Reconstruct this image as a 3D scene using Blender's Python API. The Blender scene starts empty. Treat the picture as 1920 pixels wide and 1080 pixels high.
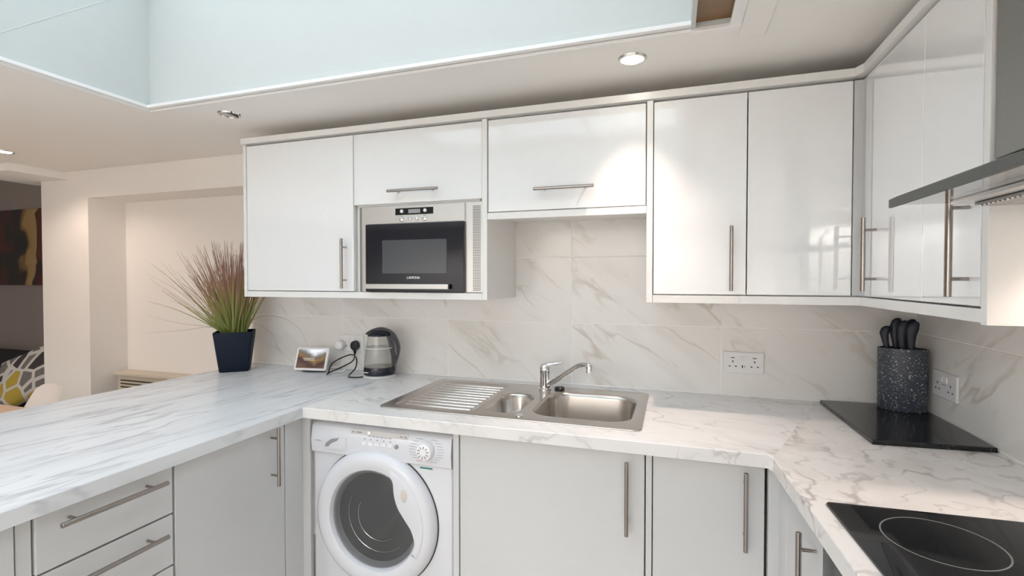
import bpy, bmesh, math, random
from mathutils import Vector, Matrix
random.seed(7)
PI = math.pi
scene = bpy.context.scene
COL = scene.collection

# ------------------------------------------------------------------ camera, world, exposure
cam_d = bpy.data.cameras.new('camera'); cam = bpy.data.objects.new('camera', cam_d); COL.objects.link(cam)
cam_d.sensor_width = 36.0; cam_d.lens = 915.0 / 1920.0 * 36.0; cam_d.clip_start = 0.02
CAM_H = 1.383
cam.location = (0, 0, CAM_H)
cam.rotation_euler = (math.radians(90 - 1.06), 0, math.radians(18.2))
scene.camera = cam
vs = scene.view_settings
vs.view_transform = 'Standard'; vs.look = 'None'; vs.gamma = 1.0; vs.use_curve_mapping = False
vs.exposure = 1.34
scene.cycles.max_bounces = 16; scene.cycles.diffuse_bounces = 10

SKY_COL = (0.78, 0.90, 1.0); SKY_STR = 1.1
wd = bpy.data.worlds.new('overcast_sky'); scene.world = wd; wd.use_nodes = True
bg = wd.node_tree.nodes['Background']; bg.inputs[0].default_value = (*SKY_COL, 1); bg.inputs[1].default_value = SKY_STR
WARM = (1.0, 0.79, 0.66)
FILL = (1.0, 0.975, 0.95)
SPOT_W = 11.0

# ------------------------------------------------------------------ materials
MATS = {}
def new_mat(name):
    m = bpy.data.materials.new(name); m.use_nodes = True
    MATS[name] = m
    return m, m.node_tree.nodes, m.node_tree.links, m.node_tree.nodes['Principled BSDF']
def pm(name, col, rough=0.5, metal=0.0, coat=0.0, emit=None, es=0.0, noise=0.0, nscale=40.0, bump=0.0, ior=1.5, stretch=None):
    m, N, L, b = new_mat(name)
    b.inputs['Base Color'].default_value = (*col, 1); b.inputs['Roughness'].default_value = rough
    b.inputs['Metallic'].default_value = metal; b.inputs['Coat Weight'].default_value = coat; b.inputs['IOR'].default_value = ior
    if emit: b.inputs['Emission Color'].default_value = (*emit, 1); b.inputs['Emission Strength'].default_value = es
    tc = N.new('ShaderNodeTexCoord'); mp = N.new('ShaderNodeMapping'); L.new(tc.outputs['Object'], mp.inputs[0])
    if stretch: mp.inputs['Scale'].default_value = stretch
    nz = N.new('ShaderNodeTexNoise'); nz.inputs['Scale'].default_value = nscale; nz.inputs['Detail'].default_value = 3
    L.new(mp.outputs[0], nz.inputs['Vector'])
    amt = noise if noise else 0.015
    mr = N.new('ShaderNodeMapRange'); mr.inputs[3].default_value = 1 - amt; mr.inputs[4].default_value = 1 + amt
    L.new(nz.outputs['Fac'], mr.inputs[0])
    vm = N.new('ShaderNodeVectorMath'); vm.operation = 'SCALE'; vm.inputs[0].default_value = col
    L.new(mr.outputs[0], vm.inputs['Scale']); L.new(vm.outputs[0], b.inputs['Base Color'])
    if bump:
        bp = N.new('ShaderNodeBump'); bp.inputs['Strength'].default_value = bump; bp.inputs['Distance'].default_value = 0.002
        L.new(nz.outputs['Fac'], bp.inputs['Height']); L.new(bp.outputs[0], b.inputs['Normal'])
    return m

pm('paint_wall', (0.86, 0.83, 0.80), 0.75, bump=0.03, nscale=90)
pm('paint_ceiling', (0.88, 0.86, 0.83), 0.8, bump=0.02, nscale=90)
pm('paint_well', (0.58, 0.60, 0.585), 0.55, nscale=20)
pm('paint_trim', (0.85, 0.84, 0.83), 0.35)
pm('paint_taupe', (0.34, 0.29, 0.28), 0.8)
pm('door_gloss', (0.86, 0.868, 0.875), 0.05, coat=1.0, ior=1.55)
MATS['door_gloss'].node_tree.nodes['Principled BSDF'].inputs['Coat IOR'].default_value = 1.62
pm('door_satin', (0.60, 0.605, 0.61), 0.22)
pm('carcass', (0.82, 0.81, 0.795), 0.3)
pm('floor_laminate', (0.52, 0.50, 0.47), 0.35, noise=0.12, nscale=6, stretch=(1, 8, 1))
pm('grout', (0.95, 0.94, 0.93), 0.8)
pm('sealant', (0.88, 0.87, 0.86), 0.3)
pm('steel', (0.62, 0.60, 0.58), 0.26, 1.0, noise=0.06, nscale=300)
pm('steel_sink', (0.54, 0.51, 0.48), 0.27, 1.0, noise=0.05, nscale=220)
pm('steel_rib', (0.80, 0.79, 0.77), 0.25, 1.0)
pm('steel_handle', (0.37, 0.335, 0.31), 0.22, 1.0, noise=0.05, nscale=300)
pm('steel_hood', (0.30, 0.305, 0.29), 0.5, 1.0, noise=0.05, nscale=200)
pm('steel_front', (0.66, 0.66, 0.65), 0.3, 0.85, noise=0.04, nscale=200, stretch=(0.1, 1, 1))
pm('hood_bar', (0.075, 0.077, 0.072), 0.5, 0.0)
pm('chrome', (0.86, 0.86, 0.87), 0.06, 1.0)
pm('black_glass', (0.006, 0.007, 0.009), 0.05, ior=1.4)
pm('navy_glass', (0.006, 0.008, 0.016), 0.05)
pm('mw_window', (0.075, 0.08, 0.088), 0.12)
pm('black_plastic', (0.012, 0.013, 0.018), 0.3)
pm('kettle_navy', (0.006, 0.009, 0.022), 0.12)
pm('grey_plastic', (0.33, 0.33, 0.34), 0.4)
pm('light_grey', (0.62, 0.61, 0.60), 0.4)
pm('white_plastic', (0.84, 0.84, 0.85), 0.22)
pm('wm_white', (0.68, 0.69, 0.73), 0.2)
pm('print_grey', (0.30, 0.30, 0.33), 0.5)
pm('print_teal', (0.05, 0.24, 0.22), 0.5)
pm('print_red', (0.5, 0.10, 0.10), 0.5)
pm('print_white', (0.85, 0.85, 0.86), 0.4)
pm('beige_badge', (0.60, 0.55, 0.52), 0.4)
pm('red_led', (1.0, 0.25, 0.25), 0.4, emit=(1.0, 0.25, 0.28), es=3.0)
pm('shadow_gap', (0.05, 0.045, 0.04), 0.8)
pm('drum_grey', (0.16, 0.16, 0.165), 0.3, 0.6)
pm('oven_front', (0.045, 0.05, 0.052), 0.22)
pm('pot_navy', (0.004, 0.010, 0.024), 0.65, ior=1.35)
pm('soil', (0.03, 0.025, 0.02), 0.9)
pm('ring_mark', (0.17, 0.18, 0.18), 0.3)
pm('knife_handle', (0.012, 0.015, 0.030), 0.42)
pm('knife_steel', (0.6, 0.6, 0.6), 0.2, 1.0)
pm('heater_beige', (0.62, 0.55, 0.45), 0.5)
pm('heater_dark', (0.05, 0.035, 0.025), 0.7)
pm('chair_shell', (0.80, 0.74, 0.71), 0.35)
pm('table_wood', (0.66, 0.47, 0.33), 0.4, noise=0.1, nscale=10, stretch=(1, 12, 12))
pm('leg_wood', (0.5, 0.33, 0.2), 0.5)
pm('sofa_dark', (0.025, 0.025, 0.03), 0.9, bump=0.2, nscale=300)
pm('brown_board', (0.20, 0.105, 0.035), 0.35, noise=0.22, nscale=7, stretch=(6, 1, 1))
pm('display_base', (0.06, 0.06, 0.065), 0.9)
pm('lamp_lens', (1, 0.95, 0.85), 0.4, emit=(1.0, 0.93, 0.80), es=9.0)
pm('lamp_off', (0.42, 0.40, 0.38), 0.3)
pm('white_cable', (0.78, 0.77, 0.77), 0.35)

def math_node(N, op, a=None, b=None):
    n = N.new('ShaderNodeMath'); n.operation = op
    if a is not None: n.inputs[0].default_value = a
    if b is not None: n.inputs[1].default_value = b
    return n
def marble(name, base, vein, vein2, rot, scale, scl, rough, width=0.02, wmask=(0.42, 0.62), rnd=False, streak=0.0, amt=0.75):
    """white stone print: thin dark veins along warped noise contours + broad soft clouds"""
    m, N, L, b = new_mat(name)
    b.inputs['Roughness'].default_value = rough
    tc = N.new('ShaderNodeTexCoord'); src = tc.outputs['Object']
    if rnd:
        oi = N.new('ShaderNodeObjectInfo')
        vm = N.new('ShaderNodeVectorMath'); vm.operation = 'MULTIPLY_ADD'
        cm = N.new('ShaderNodeCombineXYZ')
        m1 = math_node(N, 'MULTIPLY', b=37.0); m2 = math_node(N, 'MULTIPLY', b=-23.0); m3 = math_node(N, 'MULTIPLY', b=11.0)
        for q, k in ((m1, 0), (m2, 1), (m3, 2)): L.new(oi.outputs['Random'], q.inputs[0]); L.new(q.outputs[0], cm.inputs[k])
        vm.inputs[1].default_value = (1, 1, 1); L.new(src, vm.inputs[0]); L.new(cm.outputs[0], vm.inputs[2]); src = vm.outputs[0]
    r1 = N.new('ShaderNodeMapping'); r1.inputs['Rotation'].default_value = rot; L.new(src, r1.inputs[0])
    r2 = N.new('ShaderNodeMapping'); r2.inputs['Scale'].default_value = scl; L.new(r1.outputs[0], r2.inputs[0])
    warp = N.new('ShaderNodeTexNoise'); warp.inputs['Scale'].default_value = scale * 1.3; warp.inputs['Detail'].default_value = 4
    L.new(r2.outputs[0], warp.inputs['Vector'])
    vs_ = N.new('ShaderNodeVectorMath'); vs_.operation = 'SCALE'; vs_.inputs['Scale'].default_value = 0.22 / scale * 2
    L.new(warp.outputs['Color'], vs_.inputs[0])
    va = N.new('ShaderNodeVectorMath'); va.operation = 'ADD'; L.new(r2.outputs[0], va.inputs[0]); L.new(vs_.outputs[0], va.inputs[1])
    def vein_layer(sc, w, off):
        nz = N.new('ShaderNodeTexNoise'); nz.inputs['Scale'].default_value = sc; nz.inputs['Detail'].default_value = 3; nz.inputs['Roughness'].default_value = 0.45
        o = N.new('ShaderNodeVectorMath'); o.operation = 'ADD'; o.inputs[1].default_value = (off, off * 0.7, -off); L.new(va.outputs[0], o.inputs[0])
        L.new(o.outputs[0], nz.inputs['Vector'])
        s = math_node(N, 'SUBTRACT', b=0.5); L.new(nz.outputs['Fac'], s.inputs[0])
        a = math_node(N, 'ABSOLUTE'); L.new(s.outputs[0], a.inputs[0])
        mr = N.new('ShaderNodeMapRange'); mr.interpolation_type = 'SMOOTHSTEP'
        mr.inputs[1].default_value = 0; mr.inputs[2].default_value = w; mr.inputs[3].default_value = 1; mr.inputs[4].default_value = 0
        L.new(a.outputs[0], mr.inputs[0])
        mk = N.new('ShaderNodeTexNoise'); mk.inputs['Scale'].default_value = sc * 1.1; mk.inputs['Detail'].default_value = 2
        o2 = N.new('ShaderNodeVectorMath'); o2.operation = 'ADD'; o2.inputs[1].default_value = (5 + off, 3, off); L.new(r2.outputs[0], o2.inputs[0]); L.new(o2.outputs[0], mk.inputs['Vector'])
        mm = N.new('ShaderNodeMapRange'); mm.inputs[1].default_value = wmask[0]; mm.inputs[2].default_value = wmask[1]; L.new(mk.outputs['Fac'], mm.inputs[0])
        p = math_node(N, 'MULTIPLY'); L.new(mr.outputs[0], p.inputs[0]); L.new(mm.outputs[0], p.inputs[1])
        return p
    v1 = vein_layer(scale, width, 0.0); v2 = vein_layer(scale * 2.1, width * 1.4, 8.3); soft = vein_layer(scale * 0.9, width * 6, 0.0)
    mixs = []
    def mix(fac_node, k, c_in, colour):
        mx = N.new('ShaderNodeMix'); mx.data_type = 'RGBA'
        f = math_node(N, 'MULTIPLY', b=k); L.new(fac_node.outputs[0], f.inputs[0]); L.new(f.outputs[0], mx.inputs['Factor'])
        if isinstance(c_in, tuple): mx.inputs[6].default_value = (*c_in, 1)
        else: L.new(c_in, mx.inputs[6])
        mx.inputs[7].default_value = (*colour, 1)
        return mx.outputs[2]
    c = mix(soft, 0.38 * amt, base, vein2); c = mix(v1, 0.8 * amt, c, vein); c = mix(v2, 0.45 * amt, c, vein)
    L.new(c, b.inputs['Base Color'])
    return m
marble('marble_peninsula', (0.73, 0.745, 0.77), (0.40, 0.41, 0.43), (0.62, 0.63, 0.65), (0, 0, math.radians(6)), 3.4, (2.6, 0.42, 1), 0.3, 0.028, (0.36, 0.55), amt=0.95)
marble('marble_sinkrun', (0.80, 0.785, 0.78), (0.42, 0.40, 0.40), (0.63, 0.61, 0.60), (0, 0, math.radians(24)), 3.6, (0.9, 1.9, 1), 0.3, 0.02, (0.40, 0.6), amt=0.8)
marble('marble_hobrun', (0.79, 0.765, 0.745), (0.38, 0.34, 0.33), (0.60, 0.56, 0.53), (0, 0, math.radians(20)), 4.6, (1.0, 0.9, 1), 0.3, 0.019, (0.34, 0.54), amt=1.0)
marble('marble_tile', (0.85, 0.835, 0.815), (0.55, 0.50, 0.42), (0.60, 0.57, 0.50), (0, math.radians(-38), 0), 2.6, (0.55, 1, 2.2), 0.16, 0.022, (0.50, 0.66), rnd=True, amt=0.85)
marble('marble_tile_side', (0.85, 0.835, 0.815), (0.55, 0.50, 0.42), (0.60, 0.57, 0.50), (math.radians(38), 0, 0), 2.6, (1, 0.55, 2.2), 0.16, 0.022, (0.50, 0.66), rnd=True, amt=0.85)

def speckle(name, base, spot, scale, lo, hi, rough):
    m, N, L, b = new_mat(name); b.inputs['Roughness'].default_value = rough
    tc = N.new('ShaderNodeTexCoord'); nz = N.new('ShaderNodeTexNoise'); nz.inputs['Scale'].default_value = scale; nz.inputs['Detail'].default_value = 1.5
    L.new(tc.outputs['Object'], nz.inputs['Vector'])
    n2 = N.new('ShaderNodeTexNoise'); n2.inputs['Scale'].default_value = scale * 0.35; L.new(tc.outputs['Object'], n2.inputs['Vector'])
    rp = N.new('ShaderNodeValToRGB'); rp.color_ramp.elements[0].position = lo; rp.color_ramp.elements[0].color = (*base, 1)
    rp.color_ramp.elements[1].position = hi; rp.color_ramp.elements[1].color = (*spot, 1)
    L.new(nz.outputs['Fac'], rp.inputs[0])
    mx = N.new('ShaderNodeMix'); mx.data_type = 'RGBA'; mx.blend_type = 'MULTIPLY'; mx.inputs['Factor'].default_value = 0.6
    L.new(rp.outputs[0], mx.inputs[6]); L.new(n2.outputs['Color'], mx.inputs[7]); 
    L.new(rp.outputs[0], b.inputs['Base Color'])
speckle('stone_speckle', (0.055, 0.065, 0.085), (0.60, 0.62, 0.66), 190, 0.60, 0.72, 0.4)
speckle('granite_black', (0.007, 0.008, 0.010), (0.05, 0.055, 0.05), 160, 0.60, 0.74, 0.13)

def glassy(name, tint, refl_rough=0.02, body=0.0, body_col=(0.5, 0.5, 0.5)):
    """thin sheet of glass: tinted see-through plus a Fresnel mirror film"""
    m = bpy.data.materials.new(name); m.use_nodes = True; MATS[name] = m
    N, L = m.node_tree.nodes, m.node_tree.links; N.clear()
    out = N.new('ShaderNodeOutputMaterial'); t = N.new('ShaderNodeBsdfTransparent'); t.inputs[0].default_value = (*tint, 1)
    g = N.new('ShaderNodeBsdfGlossy'); g.inputs['Roughness'].default_value = refl_rough
    fr = N.new('ShaderNodeFresnel'); ge = N.new('ShaderNodeNewGeometry'); ir = N.new('ShaderNodeMapRange')
    ir.inputs[3].default_value = 1.5; ir.inputs[4].default_value = 1 / 1.5   # same film seen from either side
    L.new(ge.outputs['Backfacing'], ir.inputs[0]); L.new(ir.outputs[0], fr.inputs[0])
    mx = N.new('ShaderNodeMixShader'); L.new(fr.outputs[0], mx.inputs[0]); L.new(t.outputs[0], mx.inputs[1]); L.new(g.outputs[0], mx.inputs[2])
    last = mx.outputs[0]
    if body:
        d = N.new('ShaderNodeBsdfDiffuse'); d.inputs[0].default_value = (*body_col, 1)
        m2 = N.new('ShaderNodeMixShader'); m2.inputs[0].default_value = body; L.new(last, m2.inputs[1]); L.new(d.outputs[0], m2.inputs[2]); last = m2.outputs[0]
    L.new(last, out.inputs[0])
glassy('glass_clear', (0.94, 0.95, 0.95))
glassy('glass_kettle', (0.90, 0.90, 0.89), body=0.10, body_col=(0.72, 0.71, 0.69))
glassy('water', (0.93, 0.94, 0.93))
glassy('glass_hood', (0.80, 0.80, 0.80))
glassy('glass_skylight', (0.97, 0.98, 0.98))
glassy('glass_washer', (0.72, 0.73, 0.74), body=0.05, body_col=(0.4, 0.4, 0.4))

def blade_mat():
    m, N, L, b = new_mat('grass_blade'); b.inputs['Roughness'].default_value = 0.55
    at = N.new('ShaderNodeAttribute'); at.attribute_name = 'along'
    rp = N.new('ShaderNodeValToRGB'); e = rp.color_ramp.elements
    e[0].position = 0.0; e[0].color = (0.20, 0.24, 0.05, 1); e[1].position = 1.0; e[1].color = (0.20, 0.10, 0.085, 1)
    a = e.new(0.38); a.color = (0.25, 0.25, 0.07, 1); a = e.new(0.60); a.color = (0.33, 0.21, 0.09, 1); a = e.new(0.8); a.color = (0.30, 0.15, 0.11, 1)
    L.new(at.outputs['Fac'], rp.inputs[0]); L.new(rp.outputs[0], b.inputs['Base Color'])
blade_mat()
def screen_mat():
    m, N, L, b = new_mat('screen_picture'); b.inputs['Roughness'].default_value = 0.1
    tc = N.new('ShaderNodeTexCoord'); sx = N.new('ShaderNodeSeparateXYZ'); L.new(tc.outputs['Generated'], sx.inputs[0])
    nz = N.new('ShaderNodeTexNoise'); nz.inputs['Scale'].default_value = 5; nz.inputs['Detail'].default_value = 5; L.new(tc.outputs['Generated'], nz.inputs['Vector'])
    # valley profile: mountains rise toward both sides
    xa = math_node(N, 'SUBTRACT', b=0.62); L.new(sx.outputs[0], xa.inputs[0]); xb = math_node(N, 'ABSOLUTE'); L.new(xa.outputs[0], xb.inputs[0])
    xm = math_node(N, 'MULTIPLY_ADD', b=-0.75); L.new(xb.outputs[0], xm.inputs[0]); L.new(sx.outputs[1], xm.inputs[2])
    nm = math_node(N, 'MULTIPLY_ADD', b=0.35); L.new(nz.outputs['Fac'], nm.inputs[0]); L.new(xm.outputs[0], nm.inputs[2])
    rp = N.new('ShaderNodeValToRGB'); e = rp.color_ramp.elements
    e[0].position = 0.0; e[0].color = (0.11, 0.06, 0.045, 1); e[1].position = 1.0; e[1].color = (0.80, 0.84, 0.92, 1)
    for p, c in ((0.25, (0.05, 0.025, 0.025)), (0.42, (0.16, 0.09, 0.05)), (0.52, (0.24, 0.15, 0.04)), (0.62, (0.12, 0.10, 0.08)), (0.78, (0.25, 0.23, 0.23)), (0.90, (0.55, 0.57, 0.62))):
        q = e.new(p); q.color = (*c, 1)
    L.new(nm.outputs[0], rp.inputs[0])
    L.new(rp.outputs[0], b.inputs['Base Color']); L.new(rp.outputs[0], b.inputs['Emission Color']); b.inputs['Emission Strength'].default_value = 0.2
screen_mat()
def painting_mat():
    m, N, L, b = new_mat('painting_canvas'); b.inputs['Roughness'].default_value = 0.5
    tc = N.new('ShaderNodeTexCoord'); sx = N.new('ShaderNodeSeparateXYZ'); L.new(tc.outputs['Object'], sx.inputs[0])
    nz = N.new('ShaderNodeTexNoise'); nz.inputs['Scale'].default_value = 2.4; nz.inputs['Detail'].default_value = 1.5; nz.inputs['Distortion'].default_value = 0.9; L.new(tc.outputs['Object'], nz.inputs['Vector'])
    ma = math_node(N, 'MULTIPLY_ADD', b=0.9); L.new(nz.outputs['Fac'], ma.inputs[0]); L.new(sx.outputs[0], ma.inputs[2])
    fr = math_node(N, 'FRACT'); ad = math_node(N, 'ADD', b=0.42); L.new(ma.outputs[0], ad.inputs[0]); L.new(ad.outputs[0], fr.inputs[0])
    rp = N.new('ShaderNodeValToRGB'); rp.color_ramp.interpolation = 'EASE'; e = rp.color_ramp.elements
    e[0].position = 0.0; e[0].color = (0.012, 0.011, 0.012, 1); e[1].position = 1.0; e[1].color = (0.03, 0.012, 0.01, 1)
    for p, c in ((0.20, (0.02, 0.016, 0.014)), (0.24, (0.20, 0.11, 0.04)), (0.30, (0.40, 0.25, 0.09)), (0.48, (0.42, 0.29, 0.13)), (0.51, (0.03, 0.012, 0.01)), (0.60, (0.13, 0.02, 0.012)), (0.82, (0.10, 0.012, 0.01))):
        q = e.new(p); q.color = (*c, 1)
    L.new(fr.outputs[0], rp.inputs[0]); L.new(rp.outputs[0], b.inputs['Base Color'])
painting_mat()
def cushion_mat():
    m, N, L, b = new_mat('cushion_print'); b.inputs['Roughness'].default_value = 0.9
    tc = N.new('ShaderNodeTexCoord')
    mp = N.new('ShaderNodeMapping'); mp.inputs['Scale'].default_value = (1, 0, 1); L.new(tc.outputs['Object'], mp.inputs[0])
    vo = N.new('ShaderNodeTexVoronoi'); vo.inputs['Scale'].default_value = 7.5; vo.feature = 'F1'; vo.inputs['Randomness'].default_value = 1.0
    L.new(mp.outputs[0], vo.inputs['Vector'])
    ve = N.new('ShaderNodeTexVoronoi'); ve.inputs['Scale'].default_value = 7.5; ve.feature = 'DISTANCE_TO_EDGE'; L.new(mp.outputs[0], ve.inputs['Vector'])
    sp = N.new('ShaderNodeSeparateColor'); L.new(vo.outputs['Color'], sp.inputs[0])
    rp = N.new('ShaderNodeValToRGB'); rp.color_ramp.interpolation = 'CONSTANT'; e = rp.color_ramp.elements
    e[0].position = 0.0; e[0].color = (0.06, 0.055, 0.06, 1); e[1].position = 0.40; e[1].color = (0.21, 0.20, 0.19, 1)
    q = e.new(0.70); q.color = (0.55, 0.40, 0.07, 1); L.new(sp.outputs[0], rp.inputs[0])
    lt = math_node(N, 'LESS_THAN', b=0.085); L.new(ve.outputs['Distance'], lt.inputs[0])
    mx = N.new('ShaderNodeMix'); mx.data_type = 'RGBA'; L.new(lt.outputs[0], mx.inputs['Factor']); L.new(rp.outputs[0], mx.inputs[6]); mx.inputs[7].default_value = (0.70, 0.68, 0.66, 1)
    L.new(mx.outputs[2], b.inputs['Base Color'])
cushion_mat()

# ------------------------------------------------------------------ geometry helpers
XF = [Matrix.Identity(4)]
WORLD = {}
def add_box(bm, x0, x1, y0, y1, z0, z1, bev=0.0, seg=2):
    r = bmesh.ops.create_cube(bm, size=1.0, matrix=Matrix.Translation(((x0 + x1) / 2, (y0 + y1) / 2, (z0 + z1) / 2)) @ Matrix.Diagonal((abs(x1 - x0), abs(y1 - y0), abs(z1 - z0), 1)))
    if bev:
        ed = list({e for v in r['verts'] for e in v.link_edges})
        bmesh.ops.bevel(bm, geom=ed, offset=bev, segments=seg, affect='EDGES', profile=0.5)
def frame_axes(t):
    t = t.normalized(); a = Vector((0, 0, 1)) if abs(t.z) < 0.9 else Vector((1, 0, 0))
    u = t.cross(a).normalized(); return u, t.cross(u).normalized()
def add_tube(bm, pts, r, n=12, caps=True, closed=False):
    pts = [Vector(p) for p in pts]; rad = r if isinstance(r, (list, tuple)) else [r] * len(pts)
    rings = []; u = None
    for i, p in enumerate(pts):
        if closed: t = pts[(i + 1) % len(pts)] - pts[i - 1]
        else: t = pts[min(i + 1, len(pts) - 1)] - pts[max(i - 1, 0)]
        t = t.normalized()
        if u is None: u, w = frame_axes(t)
        else:
            u = (u - t * u.dot(t)).normalized(); w = t.cross(u)
        rings.append([bm.verts.new(p + (u * math.cos(2 * PI * k / n) + w * math.sin(2 * PI * k / n)) * rad[i]) for k in range(n)])
    m = len(rings)
    for i in range(m if closed else m - 1):
        a, b = rings[i], rings[(i + 1) % m]
        for k in range(n): bm.faces.new((a[k], a[(k + 1) % n], b[(k + 1) % n], b[k]))
    if caps and not closed: bm.faces.new(rings[0][::-1]); bm.faces.new(rings[-1])
def add_lathe(bm, prof, c=(0, 0, 0), n=32, axis='Z', sx=1.0, sy=1.0, cap0=True, cap1=True):
    rings = []
    for r, h in prof:
        ring = []
        for k in range(n):
            a = 2 * PI * k / n; p, q = r * math.cos(a) * sx, r * math.sin(a) * sy
            v = (c[0] + p, c[1] + q, c[2] + h) if axis == 'Z' else ((c[0] + p, c[1] - h, c[2] + q) if axis == 'Y' else (c[0] + h, c[1] + p, c[2] + q))
            ring.append(bm.verts.new(v))
        rings.append(ring)
    for a, b in zip(rings, rings[1:]):
        for k in range(n): bm.faces.new((a[k], a[(k + 1) % n], b[(k + 1) % n], b[k]))
    if cap0: bm.faces.new(rings[0][::-1])
    if cap1: bm.faces.new(rings[-1])
def add_loft(bm, rings, cap0=False, cap1=True):
    R = [[bm.verts.new(p) for p in ring] for ring in rings]; n = len(R[0])
    for a, b in zip(R, R[1:]):
        for k in range(n): bm.faces.new((a[k], a[(k + 1) % n], b[(k + 1) % n], b[k]))
    if cap0: bm.faces.new(R[0][::-1])
    if cap1: bm.faces.new(R[-1])
def rrect(x0, x1, y0, y1, r, z, n=8):
    out = []
    for cx, cy, a0 in ((x1 - r, y1 - r, 0), (x0 + r, y1 - r, 90), (x0 + r, y0 + r, 180), (x1 - r, y0 + r, 270)):
        for k in range(n + 1):
            a = math.radians(a0 + 90 * k / n); out.append((cx + r * math.cos(a), cy + r * math.sin(a), z))
    return out
def add_plate(bm, loops, h0, h1, fn=lambda a, b, h: (a, b, h), bev=0.0, bevel_loops=(0,), only=None):
    """flat slab from 2-D loops (first outer, rest holes) between heights h0 and h1"""
    tops = []; ed = []
    for lp in loops:
        vv = [bm.verts.new(fn(p[0], p[1], h1)) for p in lp]; tops.append(vv)
        ed += [bm.edges.new((vv[i], vv[(i + 1) % len(vv)])) for i in range(len(vv))]
    res = bmesh.ops.triangle_fill(bm, edges=ed, use_beauty=True, use_dissolve=False)
    fs = [g for g in res['geom'] if isinstance(g, bmesh.types.BMFace)]
    mp = {}
    for lp, vv in zip(loops, tops):
        for p, v in zip(lp, vv): mp[v] = bm.verts.new(fn(p[0], p[1], h0))
    for f in fs: bm.faces.new([mp[v] for v in reversed(f.verts)])
    for vv in tops:
        for i in range(len(vv)):
            a, b = vv[i], vv[(i + 1) % len(vv)]; bm.faces.new((a, b, mp[b], mp[a]))
    bmesh.ops.recalc_face_normals(bm, faces=bm.faces[:])
    if bev:
        es = []
        for li in bevel_loops:
            vv = tops[li]
            es += [e for e in (bm.edges.get((vv[i], vv[(i + 1) % len(vv)])) for i in range(len(vv)) if only is None or i in only) if e]
        bmesh.ops.bevel(bm, geom=es, offset=bev, segments=3, affect='EDGES', profile=0.5)
def finish(bm, name, smooth, angle=35):
    bmesh.ops.recalc_face_normals(bm, faces=bm.faces[:])
    me = bpy.data.meshes.new(name); 
    if smooth:
        for f in bm.faces: f.smooth = True
        for e in bm.edges:
            if len(e.link_faces) == 2 and e.calc_face_angle(0) > math.radians(angle): e.smooth = False
    bm.to_mesh(me); bm.free(); return me
def obj(name, bm, mat, parent=None, smooth=True, label=None, kind=None, angle=35):
    bmesh.ops.transform(bm, matrix=XF[-1], verts=bm.verts[:])
    xs = [v.co.copy() for v in bm.verts]
    lo = Vector((min(v.x for v in xs), min(v.y for v in xs), min(v.z for v in xs))); hi = Vector((max(v.x for v in xs), max(v.y for v in xs), max(v.z for v in xs)))
    c = (lo + hi) / 2
    bmesh.ops.translate(bm, vec=-c, verts=bm.verts[:])
    me = finish(bm, name, smooth, angle); me.materials.append(MATS[mat])
    o = bpy.data.objects.new(name, me); COL.objects.link(o)
    o.location = c - (WORLD[parent.name] if parent else Vector((0, 0, 0)))
    if parent: o.parent = parent
    WORLD[o.name] = c
    if label: o['label'] = label
    if kind: o['kind'] = kind
    return o
def tag(o, label, cat, group=None):
    o['label'] = label; o['category'] = cat
    if group: o['group'] = group
    return o
def thing(name, label, cat, loc, group=None):
    loc = XF[-1] @ Vector(loc)
    o = bpy.data.objects.new(name, None); COL.objects.link(o); o.location = loc; o.empty_display_size = 0.05
    WORLD[o.name] = loc.copy(); return tag(o, label, cat, group)
def box(name, dims, mat, parent=None, bev=0.0015, label=None, kind=None, seg=2):
    bm = bmesh.new(); add_box(bm, *dims, bev=bev, seg=seg); return obj(name, bm, mat, parent, bev > 0.0075, label, kind)
def boxes(name, lst, mat, parent=None, bev=0.0, label=None, kind=None):
    bm = bmesh.new()
    for d in lst: add_box(bm, *d, bev=bev)
    return obj(name, bm, mat, parent, False, label, kind)
def tube(name, pts, r, mat, parent=None, n=12, label=None, closed=False):
    bm = bmesh.new(); add_tube(bm, pts, r, n, closed=closed); return obj(name, bm, mat, parent, True, label)
def lathe(name, prof, c, mat, parent=None, n=32, axis='Z', sx=1, sy=1, label=None, cap0=True, cap1=True):
    bm = bmesh.new(); add_lathe(bm, prof, c, n, axis, sx, sy, cap0, cap1); return obj(name, bm, mat, parent, True, label)
def struct(o): o['kind'] = 'structure'; return o
def bez(p0, p1, p2, p3, n=10):
    P = [Vector(p) for p in (p0, p1, p2, p3)]
    return [((1 - t) ** 3) * P[0] + 3 * t * (1 - t) ** 2 * P[1] + 3 * t * t * (1 - t) * P[2] + t ** 3 * P[3] for t in [i / n for i in range(n + 1)]]
def smooth_path(pts, sub=6):
    P = [Vector(p) for p in pts]; out = []
    for i in range(len(P) - 1):
        a = P[max(i - 1, 0)]; b = P[i]; c = P[i + 1]; d = P[min(i + 2, len(P) - 1)]
        for k in range(sub):
            t = k / sub
            out.append(0.5 * ((2 * b) + (c - a) * t + (2 * a - 5 * b + 4 * c - d) * t * t + (3 * b - a - 3 * c + d) * t ** 3))
    out.append(P[-1]); return out

# ------------------------------------------------------------------ key planes (metres)
YW = 2.16          # kitchen back wall
XR = 0.86          # right wall
ZC = 2.09          # ceiling
ZT = 0.91          # worktop top
ZU = 0.872         # worktop underside
YF = 1.457         # worktop front edge, sink run
YB = 1.48          # base door faces
XP = -1.29         # peninsula inner edge
XPO = -2.25        # peninsula outer edge
XPD = -1.312       # peninsula door faces
YU = 1.79          # wall cabinet door faces
XU = 0.56          # right wall cabinet door faces
SKX0, SKX1, SKY0, SKY1 = -2.074, 0.045, -0.75, 1.475   # skylight opening
SKZ = 2.62

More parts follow.
